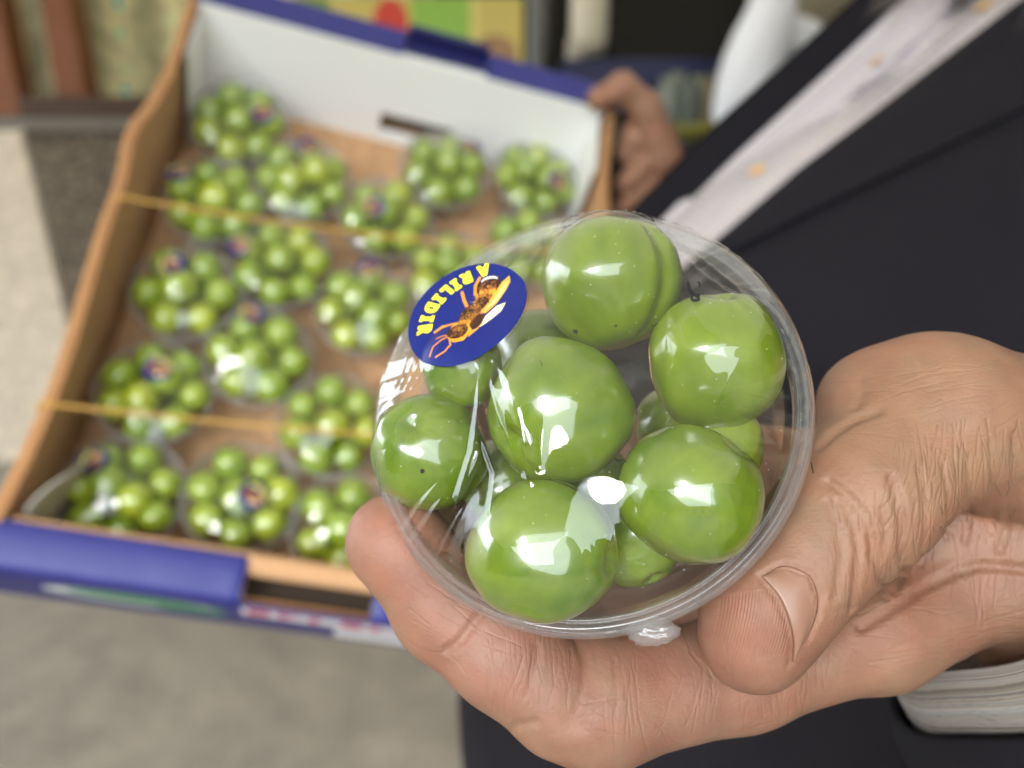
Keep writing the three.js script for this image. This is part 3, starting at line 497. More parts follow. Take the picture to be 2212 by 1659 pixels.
// ================================================================ the tub held up to the camera
const tubZ = dirW(-0.2776, 0.3711, 0.8861).normalize(), tubX = dirW(1, 0.02, 0).addScaledVector(tubZ, -dirW(1, 0.02, 0).dot(tubZ)).normalize(), tubY = V(0, 0, 0).crossVectors(tubZ, tubX);
const tubQ = new THREE.Quaternion().setFromRotationMatrix(new THREE.Matrix4().makeBasis(tubX, tubY, tubZ)), tubI = tubQ.clone().invert();
const tubC = at(1248.6, 876.2, 0.172), TR = 0.0462;
const onTub = (px, py, z) => { const d = rayDir(px, py), s = (tubC.clone().sub(camera.position).dot(tubZ) + z) / d.dot(tubZ), p = camera.position.clone().addScaledVector(d, s); const l = p.clone().sub(tubC).applyQuaternion(tubI); l.depth = s; return l; };
{
  const plums = [ // px, py, radius px, height over the rim plane, shape, words
    [1322, 608, 149, 0.000, { groove: 0.09, turn: [0.15, 1.05, 0.1], sy: 0.97, sx: 1.02, yellow: 0.35 }, 'large green plum at the tub’s top edge, touching the rim beside the blue label'],
    [1546, 780, 150, 0.001, { turn: [0.5, 2.4, 0.3], sy: 1.03, sx: 0.97, yellow: 0.3 }, 'large green plum under the black lint by the lapel side of the tub'],
    [1208, 886, 158, 0.0045, { turn: [2.2, 0.2, 0.6], sy: 0.95, sx: 1.03 }, 'large green plum in the middle of the tub with a pale streaked reflection'],
    [924, 982, 127, -0.001, { turn: [1.2, 2.0, 0.2], sx: 0.97, sy: 1.06 }, 'green plum at the tub’s edge next to the fingertip, with a small dark scar'],
    [1168, 1188, 158, 0.002, { turn: [1.9, 3.0, 1.35], sx: 0.9, sy: 1.06, lump: (x, y, z) => -0.05 * Math.exp(-((x + 0.55) ** 2 + (y - 0.5) ** 2 + (z - 0.5) ** 2) / 0.15) }, 'squarish green plum lowest in the tub, above the finger creases'],
    [1492, 1068, 156, 0.0035, { turn: [0.2, 2.9, 0.9], yellow: 0.15, sx: 1.02, sy: 0.96 }, 'large green plum nearest the thumb with a bright sky reflection'],
    [1398, 1234, 104, -0.012, { turn: [1, 2, 2] }, 'dark green plum lying deep between the lowest plum and the thumb'],
    [1000, 796, 88, 0.0035, { turn: [2, 2, 2] }, 'green plum deep under the edge of the blue label'],
    [1640, 985, 110, -0.010, { turn: [1, 1, 2], yellow: 0.8 }, 'yellowish green plum deep behind the plum nearest the thumb'],
    [1468, 925, 95, -0.024, { turn: [3, 1, 2], yellow: 0.4 }, 'pale green plum deep in the gap between the large plums'],
    [1262, 1062, 112, -0.017, { turn: [0, 1, 2] }, 'deep green plum in the dark gap below the middle plum'],
    [1128, 712, 98, -0.018, { turn: [2, 0, 1] }, 'dark green plum deep between the blue label and the top plum'],
    [1070, 1055, 100, -0.022, { turn: [0, 1, 2] }, 'deep green plum in the dark gap beside the fingertip plum'],
  ];
  const fr = [], balls = [];
  plums.forEach(([px, py, rp, z, o, words], i) => {
    const l = onTub(px, py, z), r = rp * l.depth / F; let q = Math.hypot(l.x, l.y); const most = (z < -0.004 ? 0.0405 + z * 0.27 : TR) - r * (z < -0.004 ? 1 : 0.96); if (q > most) { l.x *= most / q; l.y *= most / q; }
    fr.push({ x: l.x, y: l.y, z: l.z, r });
    const m = single('plum', plumGeo(96, 72, i * 2.3 + 0.4, o), plumHeldM, words, 'plum', 'plums in the held tub'); m.position.copy(l).applyQuaternion(tubQ).add(tubC); m.scale.setScalar(r);
    m.quaternion.copy(tubQ).multiply(new THREE.Quaternion().setFromEuler(new THREE.Euler(...o.turn)));
    m.updateMatrixWorld(true); balls.push(m);
  });
  const h = makeFilm(fr.filter((p) => p.z > -0.006), TR, 0.0012, 0.0004, 200);
  const tub = thing('plum_tub', tubC, tubQ, 'large clear plastic tub of green plums under stretched film, held in the near hand', 'tub');
  part('bowl', bowlGeo(BOWL, 128), bowlM, tub);
  const lipP = LIP.map(([r, z]) => [r, z]); part('lip', bowlGeo(lipP, 160), lipM, tub);
  const ridgeAt = [];
  const addFold = (pts, w, a) => { const L = pts.map(([px, py]) => { const l = onTub(px, py, 0.009); return [l.x, l.y]; }); ridgeAt.push([L, w, a]); };
  addFold([[1090, 800], [1128, 860], [1150, 960], [1165, 1060]], 0.0009, 0.00035); addFold([[1070, 790], [1075, 860], [1110, 960], [1140, 1050]], 0.0008, -0.0003); addFold([[1180, 830], [1200, 930], [1185, 1030]], 0.001, 0.00035);
  addFold([[1165, 545], [1140, 620], [1080, 720], [1060, 800]], 0.0011, 0.0004); addFold([[1140, 570], [1155, 600], [1180, 600]], 0.0008, 0.0004); addFold([[1040, 790], [1060, 820], [1055, 900], [1040, 990], [1000, 1080]], 0.0010, 0.0004);
  addFold([[1060, 960], [1090, 1040], [1080, 1120]], 0.0009, 0.0004); addFold([[1600, 800], [1560, 860], [1520, 920], [1530, 1000]], 0.0012, 0.0004); addFold([[1420, 500], [1520, 600], [1640, 690], [1730, 790]], 0.0007, 0.0006); addFold([[1450, 500], [1560, 590], [1690, 720]], 0.0006, 0.0005); addFold([[1180, 700], [1200, 640], [1215, 560]], 0.0008, 0.0002);
  for (let k = 0; k < 9; k++) addFold([[842 + k * 17, 830 + k * 4], [872 + k * 16, 760 + k * 14]], 0.00035, 0.00014);
  const segD = (x, y, [ax, ay], [bx, by]) => { const dx = bx - ax, dy = by - ay, t = clamp(((x - ax) * dx + (y - ay) * dy) / (dx * dx + dy * dy), 0, 1); return Math.hypot(x - ax - dx * t, y - ay - dy * t); };
  const wr = (x, y, r, a) => {
    const sl = sstep(0.0001, 0.003, h.slack(x, y)), ed = 1 - sstep(0.0445, TR, r); let z = 0;
    for (const [L, w, amp] of ridgeAt) { let d = 1; for (let i = 0; i < L.length - 1; i++) d = Math.min(d, segD(x, y, L[i], L[i + 1])); if (d < w * 3) z += amp * Math.exp(-((d / w) ** 2)); }
    z += sl * (0.0007 * (1 - Math.abs(noise(Math.cos(a) * 8, Math.sin(a) * 8, r * 30)) * 2) + 0.00025 * (1 - Math.abs(noise(Math.cos(a) * 26, Math.sin(a) * 26, r * 20)) * 2)) * sstep(0.027, 0.040, r);
    z += 0.00003 * noise(x * 110, y * 110, 3) + 0.000006 * noise(x * 420, y * 420, 8);
    return (Math.max(z, -0.0003)) * ed;
  };
  const surf = (x, y) => { const r = Math.hypot(x, y); return h(x, y) + wr(x, y, r, Math.atan2(y, x)); };
  part('film', filmGeo(h, TR, 150, 420, wr, 0.0085), filmM, tub);
  const onFilm = (px, py) => { let z = 0.01, l; for (let i = 0; i < 25; i++) { l = onTub(px, py, z); z = lerp(z, h(l.x, l.y), 0.6); } return l; };
  const lc = onFilm(1012, 684); part('label', labelGeo((x, y) => h(x, y) + 0.0003, lc.x, lc.y, 0.0140, 0, 24, 96), labelM, tub);
  // specks of dust and dark lint on the film
  reseed(17); const dust = [], s0 = new THREE.IcosahedronGeometry(0.00009, 0);
  for (let i = 0; i < 170; i++) { const r = TR * 0.93 * Math.sqrt(rnd()), a = rnd() * 6.283, x = Math.cos(a) * r, y = Math.sin(a) * r, g = s0.clone(); g.scale(rr(0.5, 1.1), rr(0.5, 1.1), 0.5); g.translate(x, y, surf(x, y) + 0.00006); dust.push(g); }
  const du = part('dust', mergeGeometries(dust), std({ color: rgb(0.75, 0.75, 0.72), roughness: 1 }), tub); du.userData.kind = 'stuff';
  const lintM = std({ color: rgb(0.01, 0.01, 0.01), roughness: 1 });
  const lint = (pts, r) => part('lint', tube(pts.map(([px, py]) => { const l = onFilm(px, py); return V(l.x, l.y, surf(l.x, l.y) + r); }), r, pts.length * 6, 6), lintM, tub);
  lint([[1487, 612], [1490, 624], [1499, 636], [1510, 648], [1497, 650], [1496, 638], [1512, 640]], 0.00026); lint([[1508, 610], [1512, 614], [1511, 620]], 0.00012); lint([[1328, 992], [1338, 996], [1346, 993], [1352, 998]], 0.00009); lint([[1752, 1000], [1754, 1010], [1757, 1022]], 0.00013); lint([[1406, 702], [1412, 704], [1420, 700]], 0.00005); lint([[1165, 778], [1170, 784], [1171, 790]], 0.00005);
  // stem scars
  const scarM = std({ color: rgb(0.03, 0.02, 0.01), roughness: 1 }), caster = new THREE.Raycaster();
  for (const [n, px, py, r] of [[0, 1243, 716, 0.00065], [3, 912, 1018, 0.0005], [0, 1330, 704, 0.0003], [5, 1560, 925, 0.0003]]) {
    caster.set(camera.position, rayDir(px, py).normalize()); const hit = caster.intersectObject(balls[n], false)[0]; if (!hit) continue;
    const g = new THREE.SphereGeometry(1, 14, 10), k = balls[n].scale.x, q = g.attributes.position; for (let i = 0; i < q.count; i++) { const e = 1 + 0.35 * noise(q.getX(i) * 2, q.getY(i) * 2, n); q.setXYZ(i, q.getX(i) * e, q.getY(i) * e, q.getZ(i)); }
    const sc = part('stem_scar', g, scarM, balls[n]); sc.scale.set(r / k, r / k, r / k * 0.3); sc.position.copy(balls[n].worldToLocal(hit.point.clone())); sc.quaternion.setFromUnitVectors(V(0, 0, 1), hit.face.normal);
  }
  // the gathered tail of the film under the lip
  const tp = [], tg = new THREE.SphereGeometry(1, 40, 28), q = tg.attributes.position; for (let i = 0; i < q.count; i++) { const x = q.getX(i), y = q.getY(i), z = q.getZ(i), k = 1 + 0.35 * fbm(x * 2.5, y * 2.5, z * 2.5, 3); q.setXYZ(i, x * k * 0.0050, y * k * 0.0025, z * k * 0.003); } tg.computeVertexNormals();
  const tl = onTub(1405, 1362, -0.0035); tg.translate(tl.x, tl.y, tl.z - 0.002); part('film_tail', tg, phys({ color: rgb(0.9, 0.88, 0.88), transmission: 0.9, thickness: 0, roughness: 0.15, ior: 1.5 }), tub);
}

// ================================================================ the person: near hand, far hand, body, clothes
{
  const P = (px, py, d, r) => [at(px, py, d), r];
  const elbow = dirW(0.285, -0.335, -0.215).add(camera.position), wrist = at(2262, 1165, 0.204);
  // ---- the near hand as one smooth body
  const thumb = chain([P(1624, 1388, 0.1665, 0.0100), P(1652, 1318, 0.1670, 0.0117), P(1752, 1196, 0.1690, 0.0122), P(1860, 1075, 0.172, 0.0146), P(2032, 905, 0.180, 0.0168), P(2330, 985, 0.194, 0.0215)], 0.006);
  const knob = chain([P(1866, 866, 0.187, 0.0088), P(1990, 900, 0.186, 0.0130)], 0.006);
  const index = chain([P(2330, 1160, 0.202, 0.0170), P(2150, 1258, 0.195, 0.0116), P(1900, 1370, 0.189, 0.0118), P(1600, 1450, 0.185, 0.0119), P(1300, 1516, 0.177, 0.0130), P(1215, 1498, 0.176, 0.0120), P(1090, 1405, 0.177, 0.0119), P(965, 1310, 0.179, 0.0109), P(868, 1180, 0.182, 0.0099), P(846, 1166, 0.182, 0.0095)], 0.005);
  const palm = chain([P(2280, 1110, 0.208, 0.0240), P(2000, 1130, 0.210, 0.0210), P(1740, 1170, 0.217, 0.0200), P(1330, 1080, 0.2315, 0.0150)], 0.010);
  const middle = chain([P(1740, 1280, 0.208, 0.0120), P(1310, 1352, 0.211, 0.0108), P(1010, 1230, 0.212, 0.0100), P(925, 1000, 0.208, 0.0088)], 0.005);
  const ring = chain([P(1740, 1150, 0.226, 0.0130), P(1300, 1180, 0.241, 0.0108), P(1000, 1010, 0.238, 0.0098), P(975, 860, 0.228, 0.0088)], 0.005);
  const little = chain([P(1740, 1010, 0.232, 0.0110), P(1330, 960, 0.248, 0.0092), P(1080, 830, 0.244, 0.0080)], 0.005);
  const fore = chain([[wrist, 0.027], [wrist.clone().lerp(elbow, 0.25), 0.027], [wrist.clone().lerp(elbow, 0.55), 0.034]], 0.02);
  const base = (x, y, z) => {
    let d = smin(thumb(x, y, z), knob(x, y, z), 0.014), i = index(x, y, z), p = palm(x, y, z);
    p = smin(p, middle(x, y, z), 0.003); p = smin(p, smin(ring(x, y, z), little(x, y, z), 0.002), 0.004); p = smin(p, fore(x, y, z), 0.016);
    d = smin(d, smin(i, p, 0.007), 0.0022); return d;
  };
  const onHand = (px, py) => { const d = rayDir(px, py); return trace(base, camera.position, d, 0.12, 0.3); };
  // creases follow lines measured on the skin
  const lines = [];
  const crease = (pts, amp, w) => { const q = []; for (let i = 0; i < pts.length - 1; i++) for (let s = 0; s < 3; s++) { const p = onHand(lerp(pts[i][0], pts[i + 1][0], s / 3), lerp(pts[i][1], pts[i + 1][1], s / 3)); if (p) q.push(p); } const e = onHand(...pts[pts.length - 1]); if (e) q.push(e); if (q.length < 2) return; const b = new THREE.Sphere().setFromPoints(q); lines.push({ q, amp, w, c: b.center, r: b.radius + w * 3 }); };
  crease([[1246, 1370], [1262, 1410], [1270, 1440], [1266, 1485], [1248, 1540]], 0.0034, 0.00075); crease([[1246, 1370], [1262, 1410], [1270, 1440], [1266, 1485], [1240, 1550]], 0.0013, 0.0030);
  crease([[1045, 1318], [1033, 1333], [1008, 1367], [987, 1392], [965, 1405]], 0.0011, 0.0008);
  crease([[1100, 1580], [1120, 1565], [1160, 1560]], 0.0005, 0.0008); crease([[1160, 1395], [1153, 1455], [1140, 1500]], 0.0004, 0.0007); crease([[1330, 1430], [1332, 1455], [1328, 1518]], 0.0003, 0.0005);
  crease([[2300, 1225], [2211, 1230], [2120, 1222], [2063, 1236], [1990, 1272], [1931, 1312], [1860, 1356]], 0.0016, 0.0009);
  crease([[1790, 1040], [1825, 1065], [1862, 1108], [1883, 1161], [1886, 1208]], 0.0011, 0.0008); crease([[1925, 1030], [1936, 1071], [1949, 1124], [1947, 1177], [1952, 1229], [1931, 1277]], 0.0011, 0.0008);
  crease([[1883, 1166], [1894, 1210], [1904, 1256], [1915, 1293]], 0.0008, 0.0007); crease([[1820, 1085], [1846, 1134], [1857, 1187], [1851, 1250], [1840, 1320]], 0.0008, 0.0008); crease([[1905, 1100], [1916, 1150], [1905, 1210]], 0.0006, 0.0006); crease([[1790, 1085], [1812, 1140], [1820, 1200], [1805, 1290]], 0.0005, 0.0008);
  crease([[1985, 1010], [2000, 1080], [1998, 1150], [1985, 1220]], 0.0005, 0.0007); crease([[2035, 1000], [2050, 1080], [2045, 1160]], 0.0005, 0.0007); crease([[2090, 990], [2098, 1080], [2085, 1170]], 0.0005, 0.0007); crease([[2140, 960], [2150, 1060], [2140, 1150]], 0.0004, 0.0007); crease([[2190, 940], [2195, 1060], [2160, 1190]], 0.0006, 0.0008);
  crease([[1775, 960], [1800, 935], [1850, 905], [1890, 890]], 0.0009, 0.0012); crease([[1850, 880], [1860, 850], [1858, 820]], 0.0004, 0.0012);
  const nailL = [[1645, 1245], [1682, 1288], [1703, 1335], [1714, 1383], [1712, 1432]], nailR = [[1645, 1245], [1690, 1222], [1748, 1242], [1768, 1290], [1763, 1335], [1742, 1385], [1712, 1432]];
  crease(nailR.slice(0, 6).map(([x, y]) => [x + 4, y - 3]), 0.0007, 0.0006); crease(nailL.map(([x, y]) => [x - 4, y + 2]), 0.0008, 0.0007);
  const micro = (x, y, z) => 0.00010 * noise(x * 190, y * 190, z * 190) + 0.00040 * noise(x * 62, y * 62, z * 62);
  const hand = (x, y, z) => {
    let d = base(x, y, z); if (Math.abs(d) > 0.006) return d;
    for (const L of lines) {
      const ex = x - L.c.x, ey = y - L.c.y, ez = z - L.c.z; if (ex * ex + ey * ey + ez * ez > L.r * L.r) continue;
      let best = 1; for (let i = 0; i < L.q.length - 1; i++) { const a = L.q[i], b = L.q[i + 1], dx = b.x - a.x, dy = b.y - a.y, dz = b.z - a.z; let t = ((x - a.x) * dx + (y - a.y) * dy + (z - a.z) * dz) / (dx * dx + dy * dy + dz * dz + 1e-14); t = t < 0 ? 0 : t > 1 ? 1 : t; const qx = x - a.x - dx * t, qy = y - a.y - dy * t, qz = z - a.z - dz * t, e = qx * qx + qy * qy + qz * qz; if (e < best) best = e; }
      const u = Math.sqrt(best) / L.w; if (u < 4) d += L.amp * (Math.exp(-u * u) - 0.07 * Math.exp(-((u - 2.1) ** 2)));
    }
    return d + micro(x, y, z);
  };
  let lo = V(1e9, 1e9, 1e9), hi = V(-1e9, -1e9, -1e9);
  for (const p of [at(700, 1150, 0.165), at(846, 1166, 0.2), at(1300, 1700, 0.16), at(2032, 690, 0.15), at(2032, 690, 0.2), at(2330, 985, 0.15), at(1300, 960, 0.265), wrist.clone().lerp(elbow, 0.6).add(V(0.04, -0.04, -0.04)), wrist.clone().add(V(0.03, 0.03, 0.03)), at(1640, 1600, 0.14)]) { lo.min(p); hi.max(p); }
  const handG = meshField(hand, lo, hi, 0.0009);
  // skin: colour by where it lies, fine relief from a texture laid flat across the hand
  const hO = at(1500, 1200, 0.18), hZ = dirW(0.12, 0.22, 0.96).normalize(), hX = dirW(1, 0, 0).addScaledVector(hZ, -dirW(1, 0, 0).dot(hZ)).normalize(), hY = V(0, 0, 0).crossVectors(hZ, hX), HS = 0.2;
  const hUV = (p) => { const q = p.clone().sub(hO); return [q.dot(hX) / HS + 0.5, q.dot(hY) / HS + 0.5]; };
  const skinColor = (g, near) => {
    const p = g.attributes.position, col = new Float32Array(p.count * 3), uv = new Float32Array(p.count * 2), q = V(0, 0, 0);
    const thumbPad = at(1600, 1370, 0.15), tipI = at(820, 1140, 0.172), midI = at(1060, 1380, 0.165), prox = at(1450, 1480, 0.168), dors = at(2080, 950, 0.158), lowR = at(2050, 1330, 0.178);
    for (let i = 0; i < p.count; i++) {
      q.fromBufferAttribute(p, i); const [u, v] = hUV(q); uv[i * 2] = u; uv[i * 2 + 1] = v;
      let r = 0.40, gr = 0.190, b = 0.118; const w = (c, R) => (near ? Math.exp(-q.distanceToSquared(c) / (R * R)) : 0);
      const mix = (k, R, G, B) => { r = lerp(r, R, k); gr = lerp(gr, G, k); b = lerp(b, B, k); };
      mix(w(dors, 0.026) * 0.9, 0.42, 0.215, 0.125); mix(w(lowR, 0.02) * 0.7, 0.34, 0.158, 0.098); mix(w(prox, 0.022) * 0.8, 0.42, 0.190, 0.130); mix(w(midI, 0.014) * 0.9, 0.46, 0.20, 0.145); mix(w(tipI, 0.012), 0.49, 0.19, 0.130); mix(w(thumbPad, 0.009), 0.46, 0.18, 0.120);
      const n = 1 + 0.30 * fbm(q.x * 130, q.y * 130, q.z * 130, 4) + 0.12 * noise(q.x * 40, q.y * 40, q.z * 40), n2 = 1 + 0.17 * noise(q.x * 75 + 9, q.y * 75, q.z * 75) + 0.10 * noise(q.x * 260, q.y * 260, q.z * 260);
      const e = near ? 0.53 : 0.72; col[i * 3] = r * n * e; col[i * 3 + 1] = gr * n * n2 * e * 1.03; col[i * 3 + 2] = b * n * n2 * e * 0.98;
    }
    g.setAttribute('color', new THREE.BufferAttribute(col, 3)); g.setAttribute('uv', new THREE.BufferAttribute(uv, 2)); return g;
  };
  skinColor(handG, true);
  const S = 2048, bumpT = canvasTex(S, S, (c) => {
    c.fillStyle = '#808080'; c.fillRect(0, 0, S, S); reseed(23);
    const im = c.getImageData(0, 0, S, S), D = im.data; // pores and the fine mesh of skin
    for (let j = 0; j < S; j++) for (let i = 0; i < S; i++) { const a = i * 0.055, b = j * 0.055, n = Math.abs(noise(a, b, 0)) * 0.9 + Math.abs(noise(a * 2.3 + 5, b * 2.3, 4)) * 0.7, k = 108 + 46 * Math.min(1, n * 1.5); D[(j * S + i) * 4] = D[(j * S + i) * 4 + 1] = D[(j * S + i) * 4 + 2] = k; }
    c.putImageData(im, 0, 0);
    const UV = (px, py) => { const p = onHand(px, py); if (!p) return null; const [u, v] = hUV(p); return [u * S, (1 - v) * S]; };
    const stroke = (pts, w, alpha, light) => { const q = pts.map((p) => UV(...p)).filter(Boolean); if (q.length < 2) return; for (const [k, a] of [[2.6, 0.3], [1.5, 0.5], [0.7, 0.8]]) { c.beginPath(); c.moveTo(...q[0]); for (let i = 1; i < q.length; i++) c.lineTo(...q[i]); c.strokeStyle = light ? `rgba(255,255,255,${a * alpha})` : `rgba(0,0,0,${a * alpha})`; c.lineWidth = w * k; c.lineCap = 'round'; c.lineJoin = 'round'; c.stroke(); } };
    const wander = (x, y, ang, len, bend, w, al) => { const pts = []; for (let i = 0; i <= 5; i++) { pts.push([x, y]); x += Math.cos(ang) * len / 5; y += Math.sin(ang) * len / 5; ang += bend * rr(0.2, 1) + rr(-0.12, 0.12); } stroke(pts, w, al); };
    for (let i = 0; i < 120; i++) wander(rr(1940, 2210), rr(900, 1230), rr(1.35, 1.85), rr(50, 150), rr(-0.05, 0.08), rr(2, 3.6), rr(0.3, 0.75));           // back of the thumb's root
    for (let i = 0; i < 34; i++) wander(rr(1790, 1960), rr(1040, 1260), rr(1.3, 1.75), rr(40, 110), rr(-0.02, 0.08), rr(2, 3.2), rr(0.15, 0.45));
    for (let i = 0; i < 40; i++) wander(rr(1750, 2150), rr(780, 960), rr(-0.5, 0.1), rr(80, 200), rr(0.0, 0.07), rr(2, 3.5), rr(0.15, 0.35));
    for (let i = 0; i < 60; i++) wander(rr(1800, 2200), rr(1300, 1440), rr(-0.45, 0.25), rr(60, 180), rr(-0.05, 0.05), rr(2, 3.4), rr(0.2, 0.5));
    for (let i = 0; i < 60; i++) wander(rr(1290, 1800), rr(1390, 1540), rr(1.35, 1.85), rr(40, 120), rr(-0.05, 0.05), rr(2, 3.4), rr(0.2, 0.5));
    for (let i = 0; i < 34; i++) wander(rr(1050, 1250), rr(1340, 1500), rr(1.3, 1.9), rr(30, 90), rr(-0.05, 0.05), rr(2, 3), rr(0.2, 0.45));
    for (let i = 0; i < 26; i++) wander(rr(860, 1060), rr(1240, 1430), rr(0.3, 0.9), rr(40, 90), rr(-0.05, 0.1), rr(2, 3), rr(0.15, 0.4));
    for (let i = 0; i < 40; i++) wander(rr(1250, 1700), rr(1520, 1630), rr(-0.5, 0.9), rr(30, 90), rr(-0.1, 0.1), rr(2, 3), rr(0.15, 0.35));
    for (let k = 0; k < 24; k++) { const pts = []; for (let i = 0; i <= 8; i++) { const t = i / 8; pts.push([1545 + k * 7.2 - t * t * 20 + (1 - t) * 14, 1290 - k * 1.2 + t * 150]); } stroke(pts, 2.0, 0.42); }   // ridges of the thumb pad
    for (let k = 0; k < 14; k++) { const pts = []; for (let i = 0; i <= 6; i++) { const t = i / 6; pts.push([1090 + k * 11 + t * 6, 1350 + t * 90]); } stroke(pts, 1.6, 0.22); }
  }, false);
  const skinM = phys({ vertexColors: true, roughness: 0.6, bumpMap: bumpT, bumpScale: 0.00032 });
  // ---- the far hand, gripping the crate's corner
  const Q = (px, py, d, r) => [at(px, py, d), r];
  const fThumb = chain([Q(1292, 214, 0.7996, 0.0113), Q(1345, 188, 0.8049, 0.0134), Q(1395, 235, 0.8205, 0.0155), Q(1425, 340, 0.8467, 0.0226)], 0.008);
  const fIndex = chain([Q(1395, 250, 0.8362, 0.0165), Q(1368, 300, 0.8362, 0.0129), Q(1352, 330, 0.8414, 0.0113)], 0.006), fMid = chain([Q(1410, 320, 0.8467, 0.0165), Q(1376, 372, 0.8414, 0.0123), Q(1350, 400, 0.8362, 0.0109)], 0.006), fRing = chain([Q(1420, 380, 0.8571, 0.0165), Q(1372, 430, 0.8467, 0.0119), Q(1345, 452, 0.8362, 0.0103)], 0.006), fLit = chain([Q(1425, 430, 0.8675, 0.0144), Q(1372, 478, 0.8519, 0.0109), Q(1348, 496, 0.8414, 0.0095)], 0.006);
  const fPalm = chain([Q(1420, 300, 0.8623, 0.0206), Q(1436, 400, 0.8728, 0.0226), Q(1560, 560, 0.8780, 0.0289)], 0.012);
  const far = (x, y, z) => smin(smin(fThumb(x, y, z), fPalm(x, y, z), 0.012), Math.min(smin(fIndex(x, y, z), fMid(x, y, z), 0.002), smin(fRing(x, y, z), fLit(x, y, z), 0.002)), 0.003) + 0.0006 * noise(x * 90, y * 90, z * 90);
  lo = V(1e9, 1e9, 1e9); hi = V(-1e9, -1e9, -1e9); for (const p of [at(1230, 120, 0.74), at(1230, 120, 0.92), at(1640, 640, 0.74), at(1640, 640, 0.95)]) { lo.min(p); hi.max(p); }
  const farG = skinColor(meshField(far, lo, hi, 0.0026), false);
  // ---- trunk, arms and neck (under the clothes)
  const hip = at(1500, 2500, 0.66), belly = at(1500, 1500, 0.645), chest = at(1800, 865, 0.625), neckL = at(2478, 235, 0.64), neck = at(2760, -120, 0.62), shN = at(2760, 900, 0.62), shF = at(2300, -100, 0.86);
  const fWr = at(1560, 560, 0.88), fEl = at(1980, 640, 0.9);
  const trunk = (g) => { const a = chain([[hip, 0.150 + g], [belly, 0.160 + g], [chest, 0.158 + g], [neckL, 0.150 + g]], 0.10), b = chain([[chest, 0.13 + g], [shN, 0.085 + g], [elbow, 0.046 + g], [elbow.clone().lerp(wrist, 0.74), 0.040 + g]], 0.05), c = chain([[neckL, 0.12 + g], [shF, 0.08 + g], [fEl, 0.046 + g], [fWr.clone().lerp(fEl, 0.12), 0.040 + g]], 0.05); return (x, y, z) => smin(smin(a(x, y, z), b(x, y, z), 0.05), c(x, y, z), 0.04); };
  const inner = trunk(-0.014), neckF = chain([[neckL, 0.09], [neck, 0.062], [at(2950, -330, 0.60), 0.075]], 0.05), armN = chain([[elbow, 0.034], [wrist.clone().lerp(elbow, 0.4), 0.028]], 0.02), armF = chain([[fEl, 0.034], [fWr, 0.027]], 0.02);
  const bodyF = (x, y, z) => smin(smin(inner(x, y, z), neckF(x, y, z), 0.04), Math.min(armN(x, y, z), armF(x, y, z)), 0.02);
  lo = V(1e9, 1e9, 1e9); hi = V(-1e9, -1e9, -1e9); for (const [p, r] of [[hip, 0.19], [belly, 0.19], [chest, 0.19], [neckL, 0.19], [neck, 0.12], [at(2950, -330, 0.60), 0.09], [shN, 0.12], [elbow, 0.08], [wrist, 0.05], [shF, 0.12], [fEl, 0.08], [fWr, 0.05]]) { lo.min(p.clone().subScalar(r)); hi.max(p.clone().addScalar(r)); }
  const bodyG = skinColor(meshField(bodyF, lo, hi, 0.012), false);
  const who = thing('person', hip.clone().setY(0), null, 'person in a dark jacket and pale shirt holding out the tub and the crate', 'person');
  part('body', under(mergeGeometries([handG, farG, bodyG]), who), skinM, who);
  // nail
  const onCurve = (c, t) => { const L = c.length - 1, u = clamp(t * L, 0, L - 1e-6), i = u | 0; return [lerp(c[i][0], c[i + 1][0], u - i), lerp(c[i][1], c[i + 1][1], u - i)]; };
  const smooth = (c) => { const k = new THREE.CatmullRomCurve3(c.map(([x, y]) => V(x, y, 0)), false, 'centripetal'), o = []; for (let i = 0; i <= 30; i++) { const p = k.getPointAt(i / 30); o.push([p.x, p.y]); } return o; };
  const nl = smooth(nailL), nr = smooth(nailR);
  { const n = 26, m = 14, pts = [], ns = []; for (let i = 0; i < n; i++) for (let j = 0; j < m; j++) { const t = lerp(0.015, 0.985, i / (n - 1)), a = onCurve(nl, t), b = onCurve(nr, t), s = j / (m - 1), p = onHand(lerp(a[0], b[0], s), lerp(a[1], b[1], s)) || at(1700, 1330, 0.15), q = gradient(base, p, 0.0006); ns.push(q); pts.push(p.addScaledVector(q, -0.00015 + 0.00030 * Math.sin(Math.PI * Math.min(1, s * 1.2)) + 0.0005 * (1 - s))); }
    const g = slabSheet(n, m, (i, j) => pts[i * m + j], (i, j) => ns[i * m + j], 0.0007); const nm = part('nail', under(g, who), phys({ color: rgb(0.235, 0.122, 0.078), roughness: 0.4, clearcoat: 0.2, clearcoatRoughness: 0.3, side: THREE.DoubleSide }), who); tag(nm, 'thumb nail with a pale edge'); }
  // dark hairs on the back of the hand
  reseed(61); const hairs = []; for (let i = 0; i < 22; i++) { const x = rr(1985, 2205), y = rr(955, 1190), p = onHand(x, y); if (!p) continue; const q = gradient(base, p, 0.001), a = rr(1.2, 2.1), d = dirW(Math.cos(a), -Math.sin(a), 0).addScaledVector(q, 0.35), L = rr(0.001, 0.003); hairs.push(tube([p, p.clone().addScaledVector(d, L * 0.5).addScaledVector(q, 0.0002), p.clone().addScaledVector(d, L).addScaledVector(dirW(1, 0, 0), rr(-0.0006, 0.0006))], 0.000045, 6, 4)); }
  part('arm_hair', under(mergeGeometries(hairs), who), std({ color: rgb(0.05, 0.03, 0.02), roughness: 0.7 }), who).userData.kind = 'stuff';
  // ---- clothes
  const cloth = noiseTex(128, (u, v) => { const k = 128 + tileN(u, v, 30, 2) * 160; return [k, k, k]; }, false, [6, 6]);
